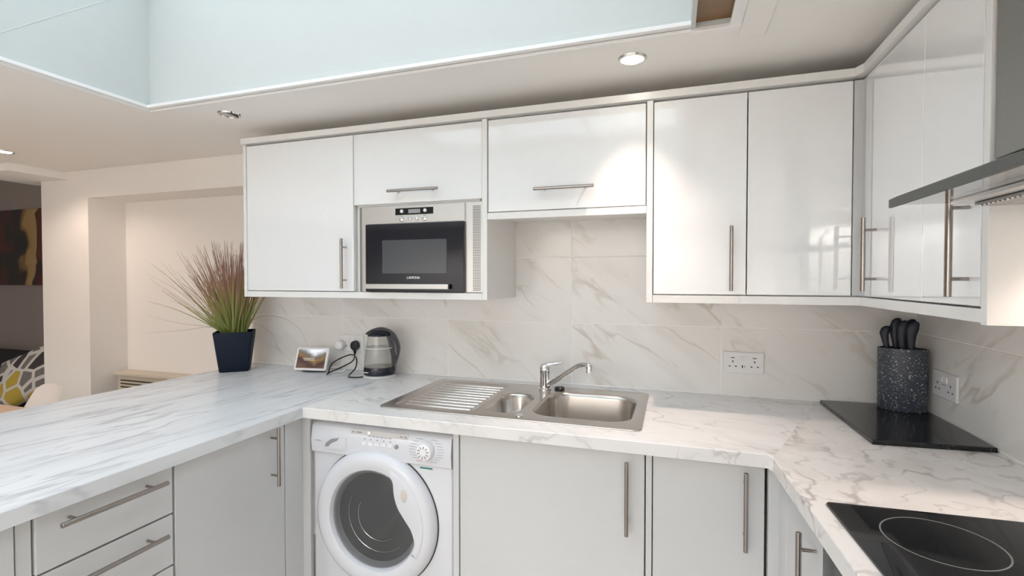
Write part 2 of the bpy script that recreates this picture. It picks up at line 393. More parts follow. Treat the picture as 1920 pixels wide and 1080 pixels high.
# ------------------------------------------------------------------ the setting
struct(box('floor', (-8.0, 1.0, -3.0, 3.1, -0.05, 0.0), 'floor_laminate', bev=0))
ARX = 0.152
struct(boxes('ceiling', [(-4.257, SKX0 - 0.004, -3.0, YW + 0.35, ZC, ZC + 0.02), (SKX0 - 0.004, ARX, SKY1 + 0.004, YW + 0.35, ZC, ZC + 0.02), (ARX, 1.0, -3.0, YW + 0.35, ZC, ZC + 0.02),
       (SKX0 - 0.004, ARX, -3.0, SKY0 - 0.004, ZC, ZC + 0.02), (-8.0, -4.257, -3.0, 3.1, 2.5, 2.6), (-4.257, -4.20, -3.0, YW + 0.35, ZC + 0.02, 2.6)], 'paint_ceiling'))
struct(box('ceiling_beam', (-4.257, -3.81, 1.86, 2.24, 2.04, ZC), 'paint_ceiling', bev=0.004))
wall_back = struct(boxes('wall_back', [(XPO, 1.0, YW - 0.0068, YW + 0.35, 0, ZC)], 'grout'))
wall_right = struct(boxes('wall_right', [(XR - 0.0068, 1.0, -3.0, YW, 0, ZC)], 'grout'))
struct(boxes('wall_alcove', [(-4.075, -3.61, YW, 2.5, 0, ZC), (-3.61, XPO, 2.39, 2.5, 0, 1.91), (-3.61, XPO, YW, 2.5, 1.91, ZC), (-4.075, -3.95, 2.5, 3.1, 0, 2.6)], 'paint_wall'))
struct(box('wall_lounge', (-8.0, -3.9, 3.0, 3.1, 0, 2.5), 'paint_taupe', bev=0))
struct(box('wall_left', (-8.1, -8.0, -3.0, 3.1, 0, 2.6), 'paint_wall', bev=0))
struct(box('wall_front', (-8.0, 1.0, -2.6, -2.5, 0, 2.6), 'paint_wall', bev=0))
# skylight well
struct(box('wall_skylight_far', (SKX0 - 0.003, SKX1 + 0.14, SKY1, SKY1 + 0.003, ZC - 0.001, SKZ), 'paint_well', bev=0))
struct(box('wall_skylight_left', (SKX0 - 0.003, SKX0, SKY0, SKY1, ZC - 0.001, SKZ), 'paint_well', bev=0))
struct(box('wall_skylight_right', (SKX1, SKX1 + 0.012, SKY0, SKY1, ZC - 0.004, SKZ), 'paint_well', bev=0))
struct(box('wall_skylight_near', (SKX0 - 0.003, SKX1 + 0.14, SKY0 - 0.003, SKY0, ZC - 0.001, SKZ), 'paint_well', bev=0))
# joint strip across the left well wall and the lower strip of the far wall
bm = bmesh.new(); add_tube(bm, [(SKX0, 0.90, 2.095), (SKX0, SKY1 - 0.01, 2.585)], 0.0014, 6)
struct(obj('trim_1', bm, 'light_grey'))
struct(box('trim_2', (SKX0 + 0.001, SKX1, SKY1 - 0.004, SKY1 + 0.001, ZC - 0.002, ZC + 0.036), 'paint_well', bev=0.001))
struct(boxes('trim_3', [(SKX0, SKX1 + 0.002, SKY1 - 0.022, SKY1, ZC - 0.002, ZC + 0.010), (SKX0, SKX0 + 0.016, SKY0, SKY1 - 0.022, ZC - 0.002, ZC + 0.010)], 'paint_trim', bev=0.001))
struct(boxes('trim_7', [(SKX0 - 0.010, SKX1 + 0.002, SKY1, SKY1 + 0.009, ZC - 0.011, ZC + 0.001), (SKX0 - 0.010, SKX0, SKY0, SKY1, ZC - 0.011, ZC + 0.001)], 'paint_trim', bev=0.002))
sky = struct(boxes('window_1', [(SKX0 - 0.05, SKX1 + 0.05, SKY0 - 0.05, SKY0 + 0.02, SKZ, SKZ + 0.06), (SKX0 - 0.05, SKX1 + 0.05, SKY1 - 0.02, SKY1 + 0.05, SKZ, SKZ + 0.06),
      (SKX0 - 0.05, SKX0 + 0.02, SKY0, SKY1, SKZ, SKZ + 0.06), (SKX1 - 0.02, SKX1 + 0.05, SKY0, SKY1, SKZ, SKZ + 0.06)], 'paint_trim'))
W3 = (SKX1 - SKX0 - 0.04) / 3
for i in range(3):
    box('pane', (SKX0 + 0.02 + i * W3, SKX0 + 0.02 + (i + 1) * W3, SKY0 + 0.02, SKY1 - 0.02, SKZ + 0.02, SKZ + 0.026), 'glass_skylight', sky, bev=0)
for i in (1, 2):
    box('glazing_bar', (SKX0 + 0.02 + i * W3 - 0.015, SKX0 + 0.02 + i * W3 + 0.015, SKY0, SKY1, SKZ, SKZ + 0.05), 'paint_trim', sky)
# timber strip beside the opening and its white frame
tag(box('timber_board', (SKX1 + 0.012, 0.150, SKY0, SKY1 + 0.004, ZC + 0.012, ZC + 0.030), 'brown_board', bev=0.001), 'brown timber board set in the ceiling beside the skylight', 'board')
struct(boxes('trim_4', [(0.146, 0.176, SKY0, SKY1 + 0.02, ZC - 0.010, ZC), (0.046, 0.176, SKY1 + 0.002, SKY1 + 0.020, ZC - 0.012, ZC)], 'paint_trim', bev=0.002))
struct(box('trim_5', (0.177, 0.25, SKY0, 1.573, ZC - 0.004, ZC), 'paint_ceiling', bev=0.003))

# ---- wall tiles
def tile_mesh(w, h, t, side):
    bm = bmesh.new()
    if side: add_box(bm, -t / 2, t / 2, -w / 2, w / 2, -h / 2, h / 2, 0.001, 1)
    else: add_box(bm, -w / 2, w / 2, -t / 2, t / 2, -h / 2, h / 2, 0.001, 1)
    return finish(bm, 'tile', False)
TC = {}
def tile(x, y, z, w, h, side, wall):
    k = (round(w, 3), round(h, 3), side)
    if k not in TC:
        TC[k] = tile_mesh(w, h, 0.008, side); TC[k].materials.append(MATS['marble_tile_side' if side else 'marble_tile'])
    o = bpy.data.objects.new('tile', TC[k]); COL.objects.link(o); o.parent = wall; o.location = Vector((x, y, z)) - WORLD[wall.name]
ROWS = [(ZT, 1.186), (1.186, 1.480), (1.480, 1.780)]
G = 0.0018
XE = [XPO + 0.01, -1.646, -1.036, -0.426, 0.190, XR - 0.008]
for z0, z1 in ROWS:
    for a, b in zip(XE, XE[1:]): tile((a + b) / 2, YW - 0.004, (z0 + z1) / 2, b - a - 2 * G, z1 - z0 - 2 * G, False, wall_back)
YE = [YW, 1.40, 0.80, 0.20]
for z0, z1 in ROWS:
    for a, b in zip(YE, YE[1:]): tile(XR - 0.004, (a + b) / 2, (z0 + z1) / 2, a - b - 2 * G, z1 - z0 - 2 * G, True, wall_right)
struct(boxes('trim_6', [(XPO + 0.01, XR - 0.008, YW - 0.014, YW - 0.008, ZT, ZT + 0.007), (XR - 0.014, XR - 0.008, 0.0, YW - 0.008, ZT, ZT + 0.007)], 'sealant', bev=0.002))

# ------------------------------------------------------------------ downlights
def downlight(x, y, label, on=True, tilt=0.0, power=SPOT_W, cone=90, blend=1.0, col=WARM):
    t = thing('downlight', label, 'ceiling light', (x, y, ZC), 'recessed ceiling downlights')
    lathe('bezel', [(0.034, -0.002), (0.036, -0.006), (0.043, -0.006), (0.046, 0.0)], (x, y, ZC), 'steel_rib' if on else 'chrome', t, 32, cap0=False, cap1=False)
    if tilt:
        XF.append(Matrix.Translation((x, y, ZC)) @ Matrix.Rotation(tilt, 4, 'Y') @ Matrix.Translation((-x, -y, -ZC)))
    lathe('lens', [(0.034, -0.0035), (0.030, -0.005), (0.0, -0.0055)] if on else [(0.035, 0.0), (0.033, -0.008), (0.022, -0.009), (0.020, -0.003), (0.0, -0.003)], (x, y, ZC), 'lamp_lens' if on else 'lamp_off', t, 32, cap0=False, cap1=False)
    if tilt: XF.pop()
    if on:
        ld = bpy.data.lights.new('downlight_lamp', 'SPOT'); ld.energy = power; ld.color = col; ld.spot_size = math.radians(cone); ld.spot_blend = blend; ld.shadow_soft_size = 0.025
        lo = bpy.data.objects.new('downlight_lamp', ld); COL.objects.link(lo); lo.parent = t; lo.location = (0, 0, -0.012)
downlight(-0.127, 1.621, 'lit warm downlight in the ceiling above the sink', power=SPOT_W * 1.0, cone=82)
downlight(-1.81, 1.623, 'unlit tilted downlight above the left end of the wall cabinets', on=False, tilt=0.35)
downlight(-3.52, 1.70, 'lit downlight near the ceiling beam at the left edge', power=SPOT_W * 0.55, cone=150, blend=0.5)
for x, y, k, w in ((-0.55, -2.15, 4.4, 'behind the camera on the right'), (-1.45, -2.15, 4.4, 'behind the camera on the left'), (-2.6, -1.6, 2.9, 'over the near corner of the dining table'),  # unseen lamps added out of view to brighten the room evenly
                   (-3.2, -1.6, 2.6, 'over the near end of the dining table'), (-3.75, 0.35, 0.7, 'over the far side of the dining table')):
    downlight(x, y, 'downlight ' + w + ', unseen and added as fill light', power=SPOT_W * k, cone=155, blend=0.4, col=FILL)

# ------------------------------------------------------------------ handles
def bar_handle(parent, a, b, face_dir, stand=0.033, r=0.006, inset=0.036):
    """bar from a to b; face_dir points from the bar back to the door"""
    a, b, d = Vector(a), Vector(b), Vector(face_dir); t = (b - a).normalized()
    bm = bmesh.new(); add_tube(bm, [a, a + t * 0.0006, b - t * 0.0006, b], [r * 0.9, r, r, r * 0.9], 14)
    for q in (a + t * inset, b - t * inset): add_tube(bm, [q, q + d * stand], r * 0.62, 10)
    return obj('handle', bm, 'steel_handle', parent, True, 'brushed steel bar handle')

# ------------------------------------------------------------------ wall cabinets
ZB0, ZB1 = 1.300, 1.326        # bottom rail
ZD0, ZD1 = 1.330, 2.0015       # doors
ZK0, ZK1 = 2.010, 2.036        # cornice
YBK = YW - 0.009
DT = 0.019
def carcass(name, parent, x0, x1, y0, y1, z0, z1, mat='carcass', open_bottom=False):
    t = 0.017
    return boxes(name, [(x0, x0 + t, y0, y1, z0, z1), (x1 - t, x1, y0, y1, z0, z1), (x0 + t, x1 - t, y1 - 0.012, y1, z0, z1), (x0 + t, x1 - t, y0, y1 - 0.012, z1 - t, z1), (x0 + t, x1 - t, y0, y1 - 0.012, z0, z0 + t)], mat, parent)
c1 = thing('wall_cabinet', 'single-door gloss white wall cabinet at the left end above the potted grass', 'cabinet', (-1.60, 2.0, ZB0))
boxes('end_panel', [(-1.912, -1.896, YU - 0.004, YBK, ZB0, ZK0 - 0.002)], 'carcass', c1, bev=0.001)
carcass('body', c1, -1.896, -1.308, YU + DT + 0.008, YBK, ZB1, ZK0 - 0.002)
d = box('door', (-1.894, -1.309, YU, YU + DT, ZD0, ZD1), 'door_gloss', c1)
bar_handle(d, (-1.345, YU - 0.035, 1.342), (-1.345, YU - 0.035, 1.556), (0, 1, 0))
c2 = thing('wall_cabinet', 'wall cabinet with lift-up door built around the microwave', 'cabinet', (-1.0, 2.0, ZB0))
carcass('body', c2, -1.306, -0.712, YU + DT + 0.008, YBK, ZB1, ZK0 - 0.002)
box('shelf', (-1.289, -0.729, YU + 0.02, YBK - 0.02, 1.692, 1.702), 'carcass', c2, bev=0)
d = box('door', (-1.305, -0.713, YU, YU + DT, 1.700, ZD1), 'door_gloss', c2)
bar_handle(d, (-1.12, YU - 0.035, 1.745), (-0.889, YU - 0.035, 1.745), (0, 1, 0))
box('side_panel', (-0.711, -0.690, YU - 0.004, YBK, ZB0, ZK0 - 0.002), 'carcass', c2, bev=0.001)
c3 = thing('wall_cabinet', 'short bridging wall cabinet with lift-up door above the sink', 'cabinet', (-0.39, 2.0, 1.615))
carcass('body', c3, -0.688, -0.090, YU + DT + 0.008, YBK, 1.641, ZK0 - 0.002)
d = box('door', (-0.686, -0.092, YU, YU + DT, 1.6445, ZD1), 'door_gloss', c3)
bar_handle(d, (-0.494, YU - 0.035, 1.718), (-0.27, YU - 0.035, 1.718), (0, 1, 0))
box('bottom_rail', (-0.689, -0.089, YU - 0.003, YU + 0.03, 1.615, 1.641), 'carcass', c3, bev=0.001)
c4 = thing('wall_cabinet', 'two-door gloss white wall cabinet right of the tiled gap above the sink', 'cabinet', (0.23, 2.0, ZB0))
box('side_panel', (-0.088, -0.067, YU - 0.004, YBK, ZB0, ZK0 - 0.002), 'carcass', c4, bev=0.001)
carcass('body', c4, -0.066, 0.536, YU + DT + 0.008, YBK, ZB1, ZK0 - 0.002)
d = box('door', (-0.064, 0.2325, YU, YU + DT, ZD0, ZD1), 'door_gloss', c4)
bar_handle(d, (0.184, YU - 0.035, 1.343), (0.184, YU - 0.035, 1.559), (0, 1, 0))
d = box('door', (0.236, 0.533, YU, YU + DT, ZD0, ZD1), 'door_gloss', c4)
boxes('corner_post', [(0.536, 0.566, YU - 0.001, YU + 0.018, ZD0, ZD1), (0.561, 0.576, 1.768, YU, ZD0, ZD1)], 'door_satin', c4, bev=0.001)
c5 = thing('wall_cabinet', 'two-door white wall cabinet on the right wall beside the cooker hood', 'cabinet', (0.7, 1.45, ZB0))
boxes('body', [(XU + DT + 0.008, XR - 0.009, 1.158, 1.78, ZK0 - 0.02, ZK0 - 0.002), (XU + DT + 0.008, XR - 0.009, 1.158, 1.78, ZB1, ZB1 + 0.017), (XR - 0.02, XR - 0.009, 1.158, 1.78, ZB1 + 0.017, ZK0 - 0.02), (XU + DT + 0.008, XR - 0.02, 1.158, 1.175, ZB1 + 0.017, ZK0 - 0.02)], 'carcass', c5)
d = box('door', (XU, XU + DT, 1.4005, 1.765, ZD0, ZD1), 'door_gloss', c5)
bar_handle(d, (XU - 0.035, 1.668, 1.347), (XU - 0.035, 1.668, 1.561), (1, 0, 0), r=0.0065)
d = box('door', (XU, XU + DT, 1.168, 1.3985, ZD0, ZD1), 'door_gloss', c5)
bar_handle(d, (XU - 0.035, 1.204, 1.347), (XU - 0.035, 1.204, 1.561), (1, 0, 0), r=0.0065)
box('end_panel', (XU - 0.004, XR - 0.009, 1.138, 1.157, ZB0 - 0.004, ZC - 0.002), 'carcass', c5, bev=0.001)
# cornice and pelmet rails run on across the cabinets
YC0 = YU - 0.014
bm = bmesh.new()
add_plate(bm, [[(-1.916, YC0), (0.532, YC0), (XU - 0.014, YC0 - 0.030), (XU - 0.014, 1.138), (XU + 0.05, 1.138), (XU + 0.05, YU + 0.03), (-1.916, YU + 0.03)]], ZK0, ZK1, bev=0.002)
tag(obj('cornice_rail', bm, 'carcass', None, False), 'long white cornice rail along the tops of the wall cabinets', 'rail')
bm = bmesh.new(); add_box(bm, -1.895, -0.712, YU - 0.003, YU + 0.03, ZB0, ZB1 + 0.0005, 0.001)
tag(obj('pelmet_rail', bm, 'carcass', None, False), 'white pelmet rail under the microwave and the leftmost wall cabinet', 'rail')
bm = bmesh.new(); add_plate(bm, [[(-0.066, YU - 0.003), (0.557, YU - 0.003), (0.557, 1.158), (XU + 0.03, 1.158), (XU + 0.03, YU + 0.03), (-0.066, YU + 0.03)]], ZB0, ZB1, bev=0.001)
tag(obj('pelmet_rail', bm, 'carcass', None, False), 'white pelmet rail under the corner wall cabinets on the right', 'rail')

# ------------------------------------------------------------------ microwave
mw = thing('microwave', 'built-in stainless steel microwave with black glass door', 'microwave', (-1.0, 1.95, 1.345))
YM = YU + 0.002
box('body', (-1.27, -0.735, YM + 0.03, YW - 0.05, 1.345, 1.688), 'grey_plastic', mw)
box('frame', (-1.272, -0.714, YM + 0.006, YM + 0.03, 1.3285, 1.690), 'steel_front', mw, bev=0.002)
box('side_strip', (-1.290, -1.273, YM + 0.016, YM + 0.03, 1.3285, 1.690), 'steel_hood', mw)
box('control_panel', (-1.243, -0.787, YM - 0.001, YM + 0.006, 1.615, 1.687), 'steel_front', mw, bev=0.001)
dr = box('door', (-1.243, -0.787, YM - 0.010, YM + 0.006, 1.330, 1.613), 'navy_glass', mw, bev=0.002)
box('window', (-1.160, -0.862, YM - 0.0112, YM - 0.0098, 1.406, 1.545), 'mw_window', dr, bev=0)
boxes('handle', [(-1.226, -0.846, YM - 0.034, YM - 0.022, 1.342, 1.362), (-1.215, -1.20, YM - 0.023, YM - 0.010, 1.346, 1.358), (-0.872, -0.857, YM - 0.023, YM - 0.010, 1.346, 1.358)], 'steel_front', dr, bev=0.0015)
ds = box('display', (-1.102, -0.926, YM - 0.002, YM, 1.649, 1.677), 'black_glass', mw, bev=0.0005)
box('readout', (-1.040, -0.985, YM - 0.0028, YM - 0.0018, 1.655, 1.671), 'grey_plastic', ds, bev=0)
for x in (-1.070, -0.962): lathe('button', [(0.0075, 0), (0.0075, 0.004), (0.006, 0.006), (0, 0.0065)], (x, YM - 0.002, 1.664), 'white_plastic', mw, 20, 'Y', cap0=False, cap1=False)
for x, r in ((-1.070, 0.012), (-1.030, 0.0078), (-0.998, 0.0078), (-0.962, 0.012)):
    lathe('button', [(r, 0), (r, 0.006), (r * 0.8, 0.009), (0, 0.010)], (x, YM, 1.633), 'chrome', mw, 20, 'Y', cap0=False, cap1=False)
bm = bmesh.new()
for i in range(6):
    for j in range(52):
        x = -0.752 + i * 0.0056; z = 1.338 + j * 0.00655
        add_box(bm, x - 0.0017, x + 0.0017, YM + 0.0052, YM + 0.0065, z - 0.0018, z + 0.0018)
obj('vent_holes', bm, 'shadow_gap', mw, False, kind='stuff')
def text_mesh(body, size, mat, parent, loc, rot, name='lettering', align='CENTER'):
    cu = bpy.data.curves.new('lettering', 'FONT'); cu.body = body; cu.size = size; cu.align_x = align; cu.align_y = 'CENTER'; cu.extrude = 0.0003; cu.offset = size * 0.012
    tmp = bpy.data.objects.new('tmp', cu); COL.objects.link(tmp)
    me = bpy.data.meshes.new_from_object(tmp.evaluated_get(bpy.context.evaluated_depsgraph_get()))
    bpy.data.objects.remove(tmp); me.materials.clear(); me.materials.append(MATS[mat])
    o = bpy.data.objects.new(name, me); COL.objects.link(o); o.parent = parent; o.rotation_euler = rot; o.location = Vector(loc) - WORLD[parent.name]; WORLD[o.name] = Vector(loc)
    return o
text_mesh('LAMONA', 0.0145, 'print_white', dr, (-1.013, YM - 0.0106, 1.388), (PI / 2, 0, 0))

# ------------------------------------------------------------------ worktop (three slabs)
SX0, SX1, SY0, SY1 = -1.032, -0.088, 1.545, 2.075      # sink
wt = thing('worktop', 'white marble-look worktop running round the kitchen and out over the peninsula', 'worktop', (-0.6, 1.8, ZU))
PV = Vector((0.256, 1.432, 0)); A = math.radians(3.1)
def runpt(s): return (PV.x + s * math.sin(A), PV.y - s * math.cos(A))
SEAM = (0.53, YW - 0.001)
e1 = runpt(1.5)
bm = bmesh.new(); add_plate(bm, [[(XPO, -0.05), (XP, -0.05), (XP, YF), (XP, YW - 0.001), (XPO, YW - 0.001)]], ZU, ZT, bev=0.003, only=(0, 1, 4))
obj('peninsula_slab', bm, 'marble_peninsula', wt, False)
bm = bmesh.new(); add_plate(bm, [[(XP, YF), (0.246, YF), (PV.x, PV.y), (SEAM[0], SEAM[1]), (XP, SEAM[1])], [(SX0 + 0.012, SY0 + 0.012), (SX1 - 0.012, SY0 + 0.012), (SX1 - 0.012, SY1 - 0.012), (SX0 + 0.012, SY1 - 0.012)]], ZU, ZT, bev=0.003, only=(0, 1))
obj('sink_run_slab', bm, 'marble_sinkrun', wt, False)
bm = bmesh.new(); add_plate(bm, [[(PV.x, PV.y), e1, (XR - 0.001, e1[1]), (XR - 0.001, YW - 0.001), (SEAM[0], YW - 0.001)]], ZU, ZT, bev=0.003, only=(0, 1))
obj('hob_run_slab', bm, 'marble_hobrun', wt, False)

# ------------------------------------------------------------------ base units, sink run
ZP = 0.15
def base_body(parent, dims, mat='carcass'):
    x0, x1, y0, y1 = dims; t = 0.017
    return boxes('body', [(x0, x0 + t, y0, y1, ZP, ZU - 0.001), (x1 - t, x1, y0, y1, ZP, ZU - 0.001), (x0 + t, x1 - t, y0, y1, ZP, ZP + t), (x0 + t, x1 - t, y1 - 0.012, y1, ZP + t, ZU - 0.001)], mat, parent)
b1 = thing('base_cupboard', 'wide single-door base cupboard under the sink', 'cupboard', (-0.37, 1.75, ZP))
base_body(b1, (-0.670, -0.074, YB + DT + 0.006, 2.05))
box('side_panel', (-0.693, -0.672, YB - 0.003, 2.05, 0.0, ZU - 0.001), 'door_satin', b1, bev=0.001)
d = box('door', (-0.669, -0.075, YB, YB + DT, ZP + 0.003, 0.864), 'door_satin', b1)
bar_handle(d, (-0.124, YB - 0.035, 0.631), (-0.124, YB - 0.035, 0.848), (0, 1, 0))
box('plinth', (-0.69, -0.075, YB + 0.05, YB + 0.066, 0.0, ZP - 0.002), 'carcass', b1)
b2 = thing('base_cupboard', 'narrow base cupboard in the corner right of the sink cupboard', 'cupboard', (0.10, 1.75, ZP))
boxes('side_panel', [(-0.071, -0.054, YB - 0.003, 2.05, 0.0, ZU - 0.001)], 'door_satin', b2, bev=0.001)
base_body(b2, (-0.053, 0.246, YB + DT + 0.006, 2.05))
d = box('door', (-0.051, 0.244, YB, YB + DT, ZP + 0.003, 0.864), 'door_satin', b2)
bar_handle(d, (0.193, YB - 0.035, 0.640), (0.193, YB - 0.035, 0.856), (0, 1, 0))
box('plinth', (-0.052, 0.30, YB + 0.05, YB + 0.066, 0.0, ZP - 0.002), 'carcass', b2)

# ------------------------------------------------------------------ right run (slightly skewed, built square then turned about the inner corner)
XF.append(Matrix.Translation(PV) @ Matrix.Rotation(A, 4, 'Z') @ Matrix.Translation(-PV))
XRD = PV.x + 0.022
b3 = thing('base_cupboard', 'slim base cupboard on the right run beside the oven', 'cupboard', (0.5, 1.28, ZP))
boxes('body', [(XRD + DT + 0.001, 0.80, 1.128, 1.145, 0.0, ZU - 0.001), (XRD + DT + 0.001, 0.80, 1.145, 1.40, ZP, ZP + 0.017), (0.78, 0.80, 1.145, 1.40, ZP + 0.017, ZU - 0.001)], 'carcass', b3)
d = box('door', (XRD, XRD + DT, 1.130, 1.386, ZP + 0.003, 0.862), 'door_satin', b3)
bar_handle(d, (XRD - 0.035, 1.165, 0.63), (XRD - 0.035, 1.165, 0.845), (1, 0, 0))
boxes('corner_post', [(XRD, XRD + DT, 1.389, 1.478, ZP, 0.866), (XRD - 0.026, XRD + 0.001, 1.462, 1.4785, ZP, 0.866)], 'door_satin', b3, bev=0.001)
ov = thing('oven', 'dark grey built-in oven under the hob', 'oven', (0.5, 0.83, 0.15))
box('body', (XRD + 0.02, 0.80, 0.535, 1.124, 0.16, ZU - 0.004), 'grey_plastic', ov)
box('control_panel', (XRD - 0.002, XRD + 0.02, 0.531, 1.126, 0.762, 0.866), 'oven_front', ov, bev=0.002)
dr = box('door', (XRD - 0.006, XRD + 0.019, 0.533, 1.124, 0.27, 0.752), 'oven_front', ov, bev=0.002)
box('window', (XRD - 0.0075, XRD - 0.0055, 0.60, 1.05, 0.33, 0.64), 'black_glass', dr, bev=0)
bm = bmesh.new(); add_tube(bm, [(XRD - 0.045, 0.58, 0.70), (XRD - 0.045, 1.07, 0.70)], 0.009, 12)
for y in (0.62, 1.03): add_tube(bm, [(XRD - 0.045, y, 0.70), (XRD - 0.004, y, 0.70)], 0.006, 10)
obj('handle', bm, 'steel_handle', dr)
for y in (0.66, 0.75, 0.91, 1.0): lathe('knob', [(0.019, 0), (0.017, -0.018), (0, -0.02)], (XRD - 0.002, y, 0.815), 'steel', ov, 20, 'X', cap0=False, cap1=False)
hob = thing('hob', 'black ceramic glass hob with four ringed cooking zones', 'hob', (0.57, 0.89, ZT))
HX0, HX1, HY0, HY1 = 0.2935, 0.800, 0.598, 1.170
bm = bmesh.new(); add_plate(bm, [[(p[0], p[1]) for p in rrect(HX0, HX1, HY0, HY1, 0.010, 0)]], ZT + 0.0003, ZT + 0.0060, bev=0.0015)
obj('glass', bm, 'black_glass', hob, angle=20)
bm = bmesh.new()
add_plate(bm, [[(p[0], p[1]) for p in rrect(HX0 - 0.0018, HX1 + 0.0018, HY0 - 0.0018, HY1 + 0.0018, 0.011, 0)]], ZT + 0.0001, ZT + 0.0022)
obj('trim', bm, 'steel_rib', hob, angle=20)
for cx, cy, r in ((0.437, 1.045, 0.088), (0.437, 0.74, 0.073), (0.655, 1.03, 0.073), (0.655, 0.735, 0.088)):
    bm = bmesh.new(); add_lathe(bm, [(r - 0.0013, 0), (r - 0.0013, 0.0003), (r + 0.0013, 0.0003), (r + 0.0013, 0)], (cx, cy, ZT + 0.0060), 72, cap0=False, cap1=False)
    obj('zone_ring', bm, 'ring_mark', hob)
XF.pop()

# ------------------------------------------------------------------ peninsula units
p1 = thing('base_cupboard', 'base cupboard in the peninsula next to the washing machine corner', 'cupboard', (-1.65, 1.19, ZP))
def pen_body(parent, y0, y1):
    t = 0.017; x0, x1 = -1.93, XPD - DT - 0.006
    boxes('body', [(x0, x1, y0, y0 + t, ZP, ZU - 0.001), (x0, x1, y1 - t, y1, ZP, ZU - 0.001), (x0, x1, y0 + t, y1 - t, ZP, ZP + t), (x0, x0 + 0.012, y0 + t, y1 - t, ZP + t, ZU - 0.001)], 'carcass', parent)
    box('plinth', (XPD - 0.07, XPD - 0.054, y0, y1, 0, ZP - 0.002), 'carcass', parent)
pen_body(p1, 0.985, 1.392)
d = box('door', (XPD - DT, XPD, 0.987, 1.390, ZP + 0.003, 0.864), 'door_satin', p1)
bar_handle(d, (XPD + 0.035, 1.328, 0.672), (XPD + 0.035, 1.328, 0.872), (-1, 0, 0))
boxes('corner_post', [(XPD - 0.018, XPD, 1.394, YB + 0.016, 0.0, ZU - 0.001), (XPD, -1.277, YB - 0.001, YB + 0.016, 0.0, ZU - 0.001)], 'door_satin', p1, bev=0.002)
p2 = thing('drawer_unit', 'three-drawer base unit in the peninsula with long bar handles', 'drawers', (-1.65, 0.83, ZP))
pen_body(p2, 0.671, 0.982)
for z0, z1, zh in ((0.736, 0.864, 0.838), (0.592, 0.731, 0.693), (ZP + 0.003, 0.587, 0.52)):
    d = box('drawer', (XPD - DT, XPD, 0.6735, 0.9805, z0, z1), 'door_satin', p2, bev=0.002)
    bar_handle(d, (XPD + 0.035, 0.703, zh), (XPD + 0.035, 0.943, zh), (-1, 0, 0), inset=0.033)
p3 = thing('base_cupboard', 'end base cupboard of the peninsula at the bottom left corner', 'cupboard', (-1.65, 0.3, ZP))
pen_body(p3, 0.03, 0.640)
box('filler', (XPD - DT - 0.004, XPD - 0.004, 0.642, 0.669, ZP, ZU - 0.001), 'door_satin', p3)
box('door', (XPD - DT, XPD, 0.032, 0.638, ZP + 0.003, 0.864), 'door_satin', p3)

# ------------------------------------------------------------------ washing machine
wm = thing('washing_machine', 'white front-loading washing machine under the worktop', 'washing machine', (-0.98, 1.76, 0))
WX0, WX1, WY = -1.266, -0.699, 1.486
box('body', (WX0, WX1, WY, 2.02, 0.012, 0.850), 'wm_white', wm, bev=0.008, seg=3)
bm = bmesh.new()
prof = [(WY, 0.742), (WY - 0.010, 0.748), (WY - 0.014, 0.79), (WY - 0.006, 0.842), (WY + 0.010, 0.853), (WY + 0.06, 0.855), (WY + 0.06, 0.742)]
rows = [[bm.verts.new((x, y, z)) for y, z in prof] for x in (WX0, WX0 + 0.006, WX1 - 0.006, WX1)]
for a, b in zip(rows, rows[1:]):
    for k in range(len(prof)): bm.faces.new((a[k], a[(k + 1) % len(prof)], b[(k + 1) % len(prof)], b[k]))
bm.faces.new(rows[0]); bm.faces.new(rows[-1][::-1])
obj('control_panel', bm, 'wm_white', wm, angle=50)
for x in (WX0 + 0.05, WX1 - 0.05):
    for y in (1.52, 1.97): lathe('foot', [(0.02, 0.0), (0.02, 0.012)], (x, y, 0), 'black_plastic', wm, 16)
DX, DZ, YD = -0.995, 0.536, WY
GX, GZ, GR = -1.003, 0.541, 0.171
dr = lathe('door', [(0.242, 0.0), (0.242, 0.012), (0.236, 0.026), (0.220, 0.036), (0.196, 0.038), (0.178, 0.032), (0.172, 0.020), (0.170, 0.0)], (DX, YD, DZ), 'wm_white', wm, 72, 'Y', cap0=False, cap1=False)
lathe('door_gap', [(0.2455, 0.0005), (0.2455, 0.003), (0.240, 0.003)], (DX, YD, DZ), 'shadow_gap', dr, 72, 'Y', cap0=False, cap1=False)
lathe('gasket', [(0.1735, 0.012), (0.164, 0.016), (0.158, 0.004), (0.150, -0.012)], (DX, YD, DZ), 'grey_plastic', dr, 56, 'Y', cap0=False, cap1=False)
lathe('drum', [(0.163, 0.001), (0.150, 0.0012), (0.118, 0.004), (0.10, 0.003), (0.0, 0.003)], (DX, YD, DZ), 'drum_grey', dr, 56, 'Y', cap0=False, cap1=False)
for rr, yy in ((0.125, 0.0055), (0.086, 0.005)):
    bm = bmesh.new(); add_tube(bm, [(DX + 0.012 + rr * math.cos(a), YD - yy, DZ + 0.005 + rr * math.sin(a)) for a in [math.radians(q) for q in range(150, 316, 6)]], 0.0016, 6); obj('drum_rim', bm, 'steel', dr)
lathe('door_glass', [(0.172, 0.018), (0.160, 0.024), (0.12, 0.030), (0.06, 0.033), (0.0, 0.034)], (DX, YD, DZ), 'glass_washer', dr, 56, 'Y', cap0=False, cap1=False)
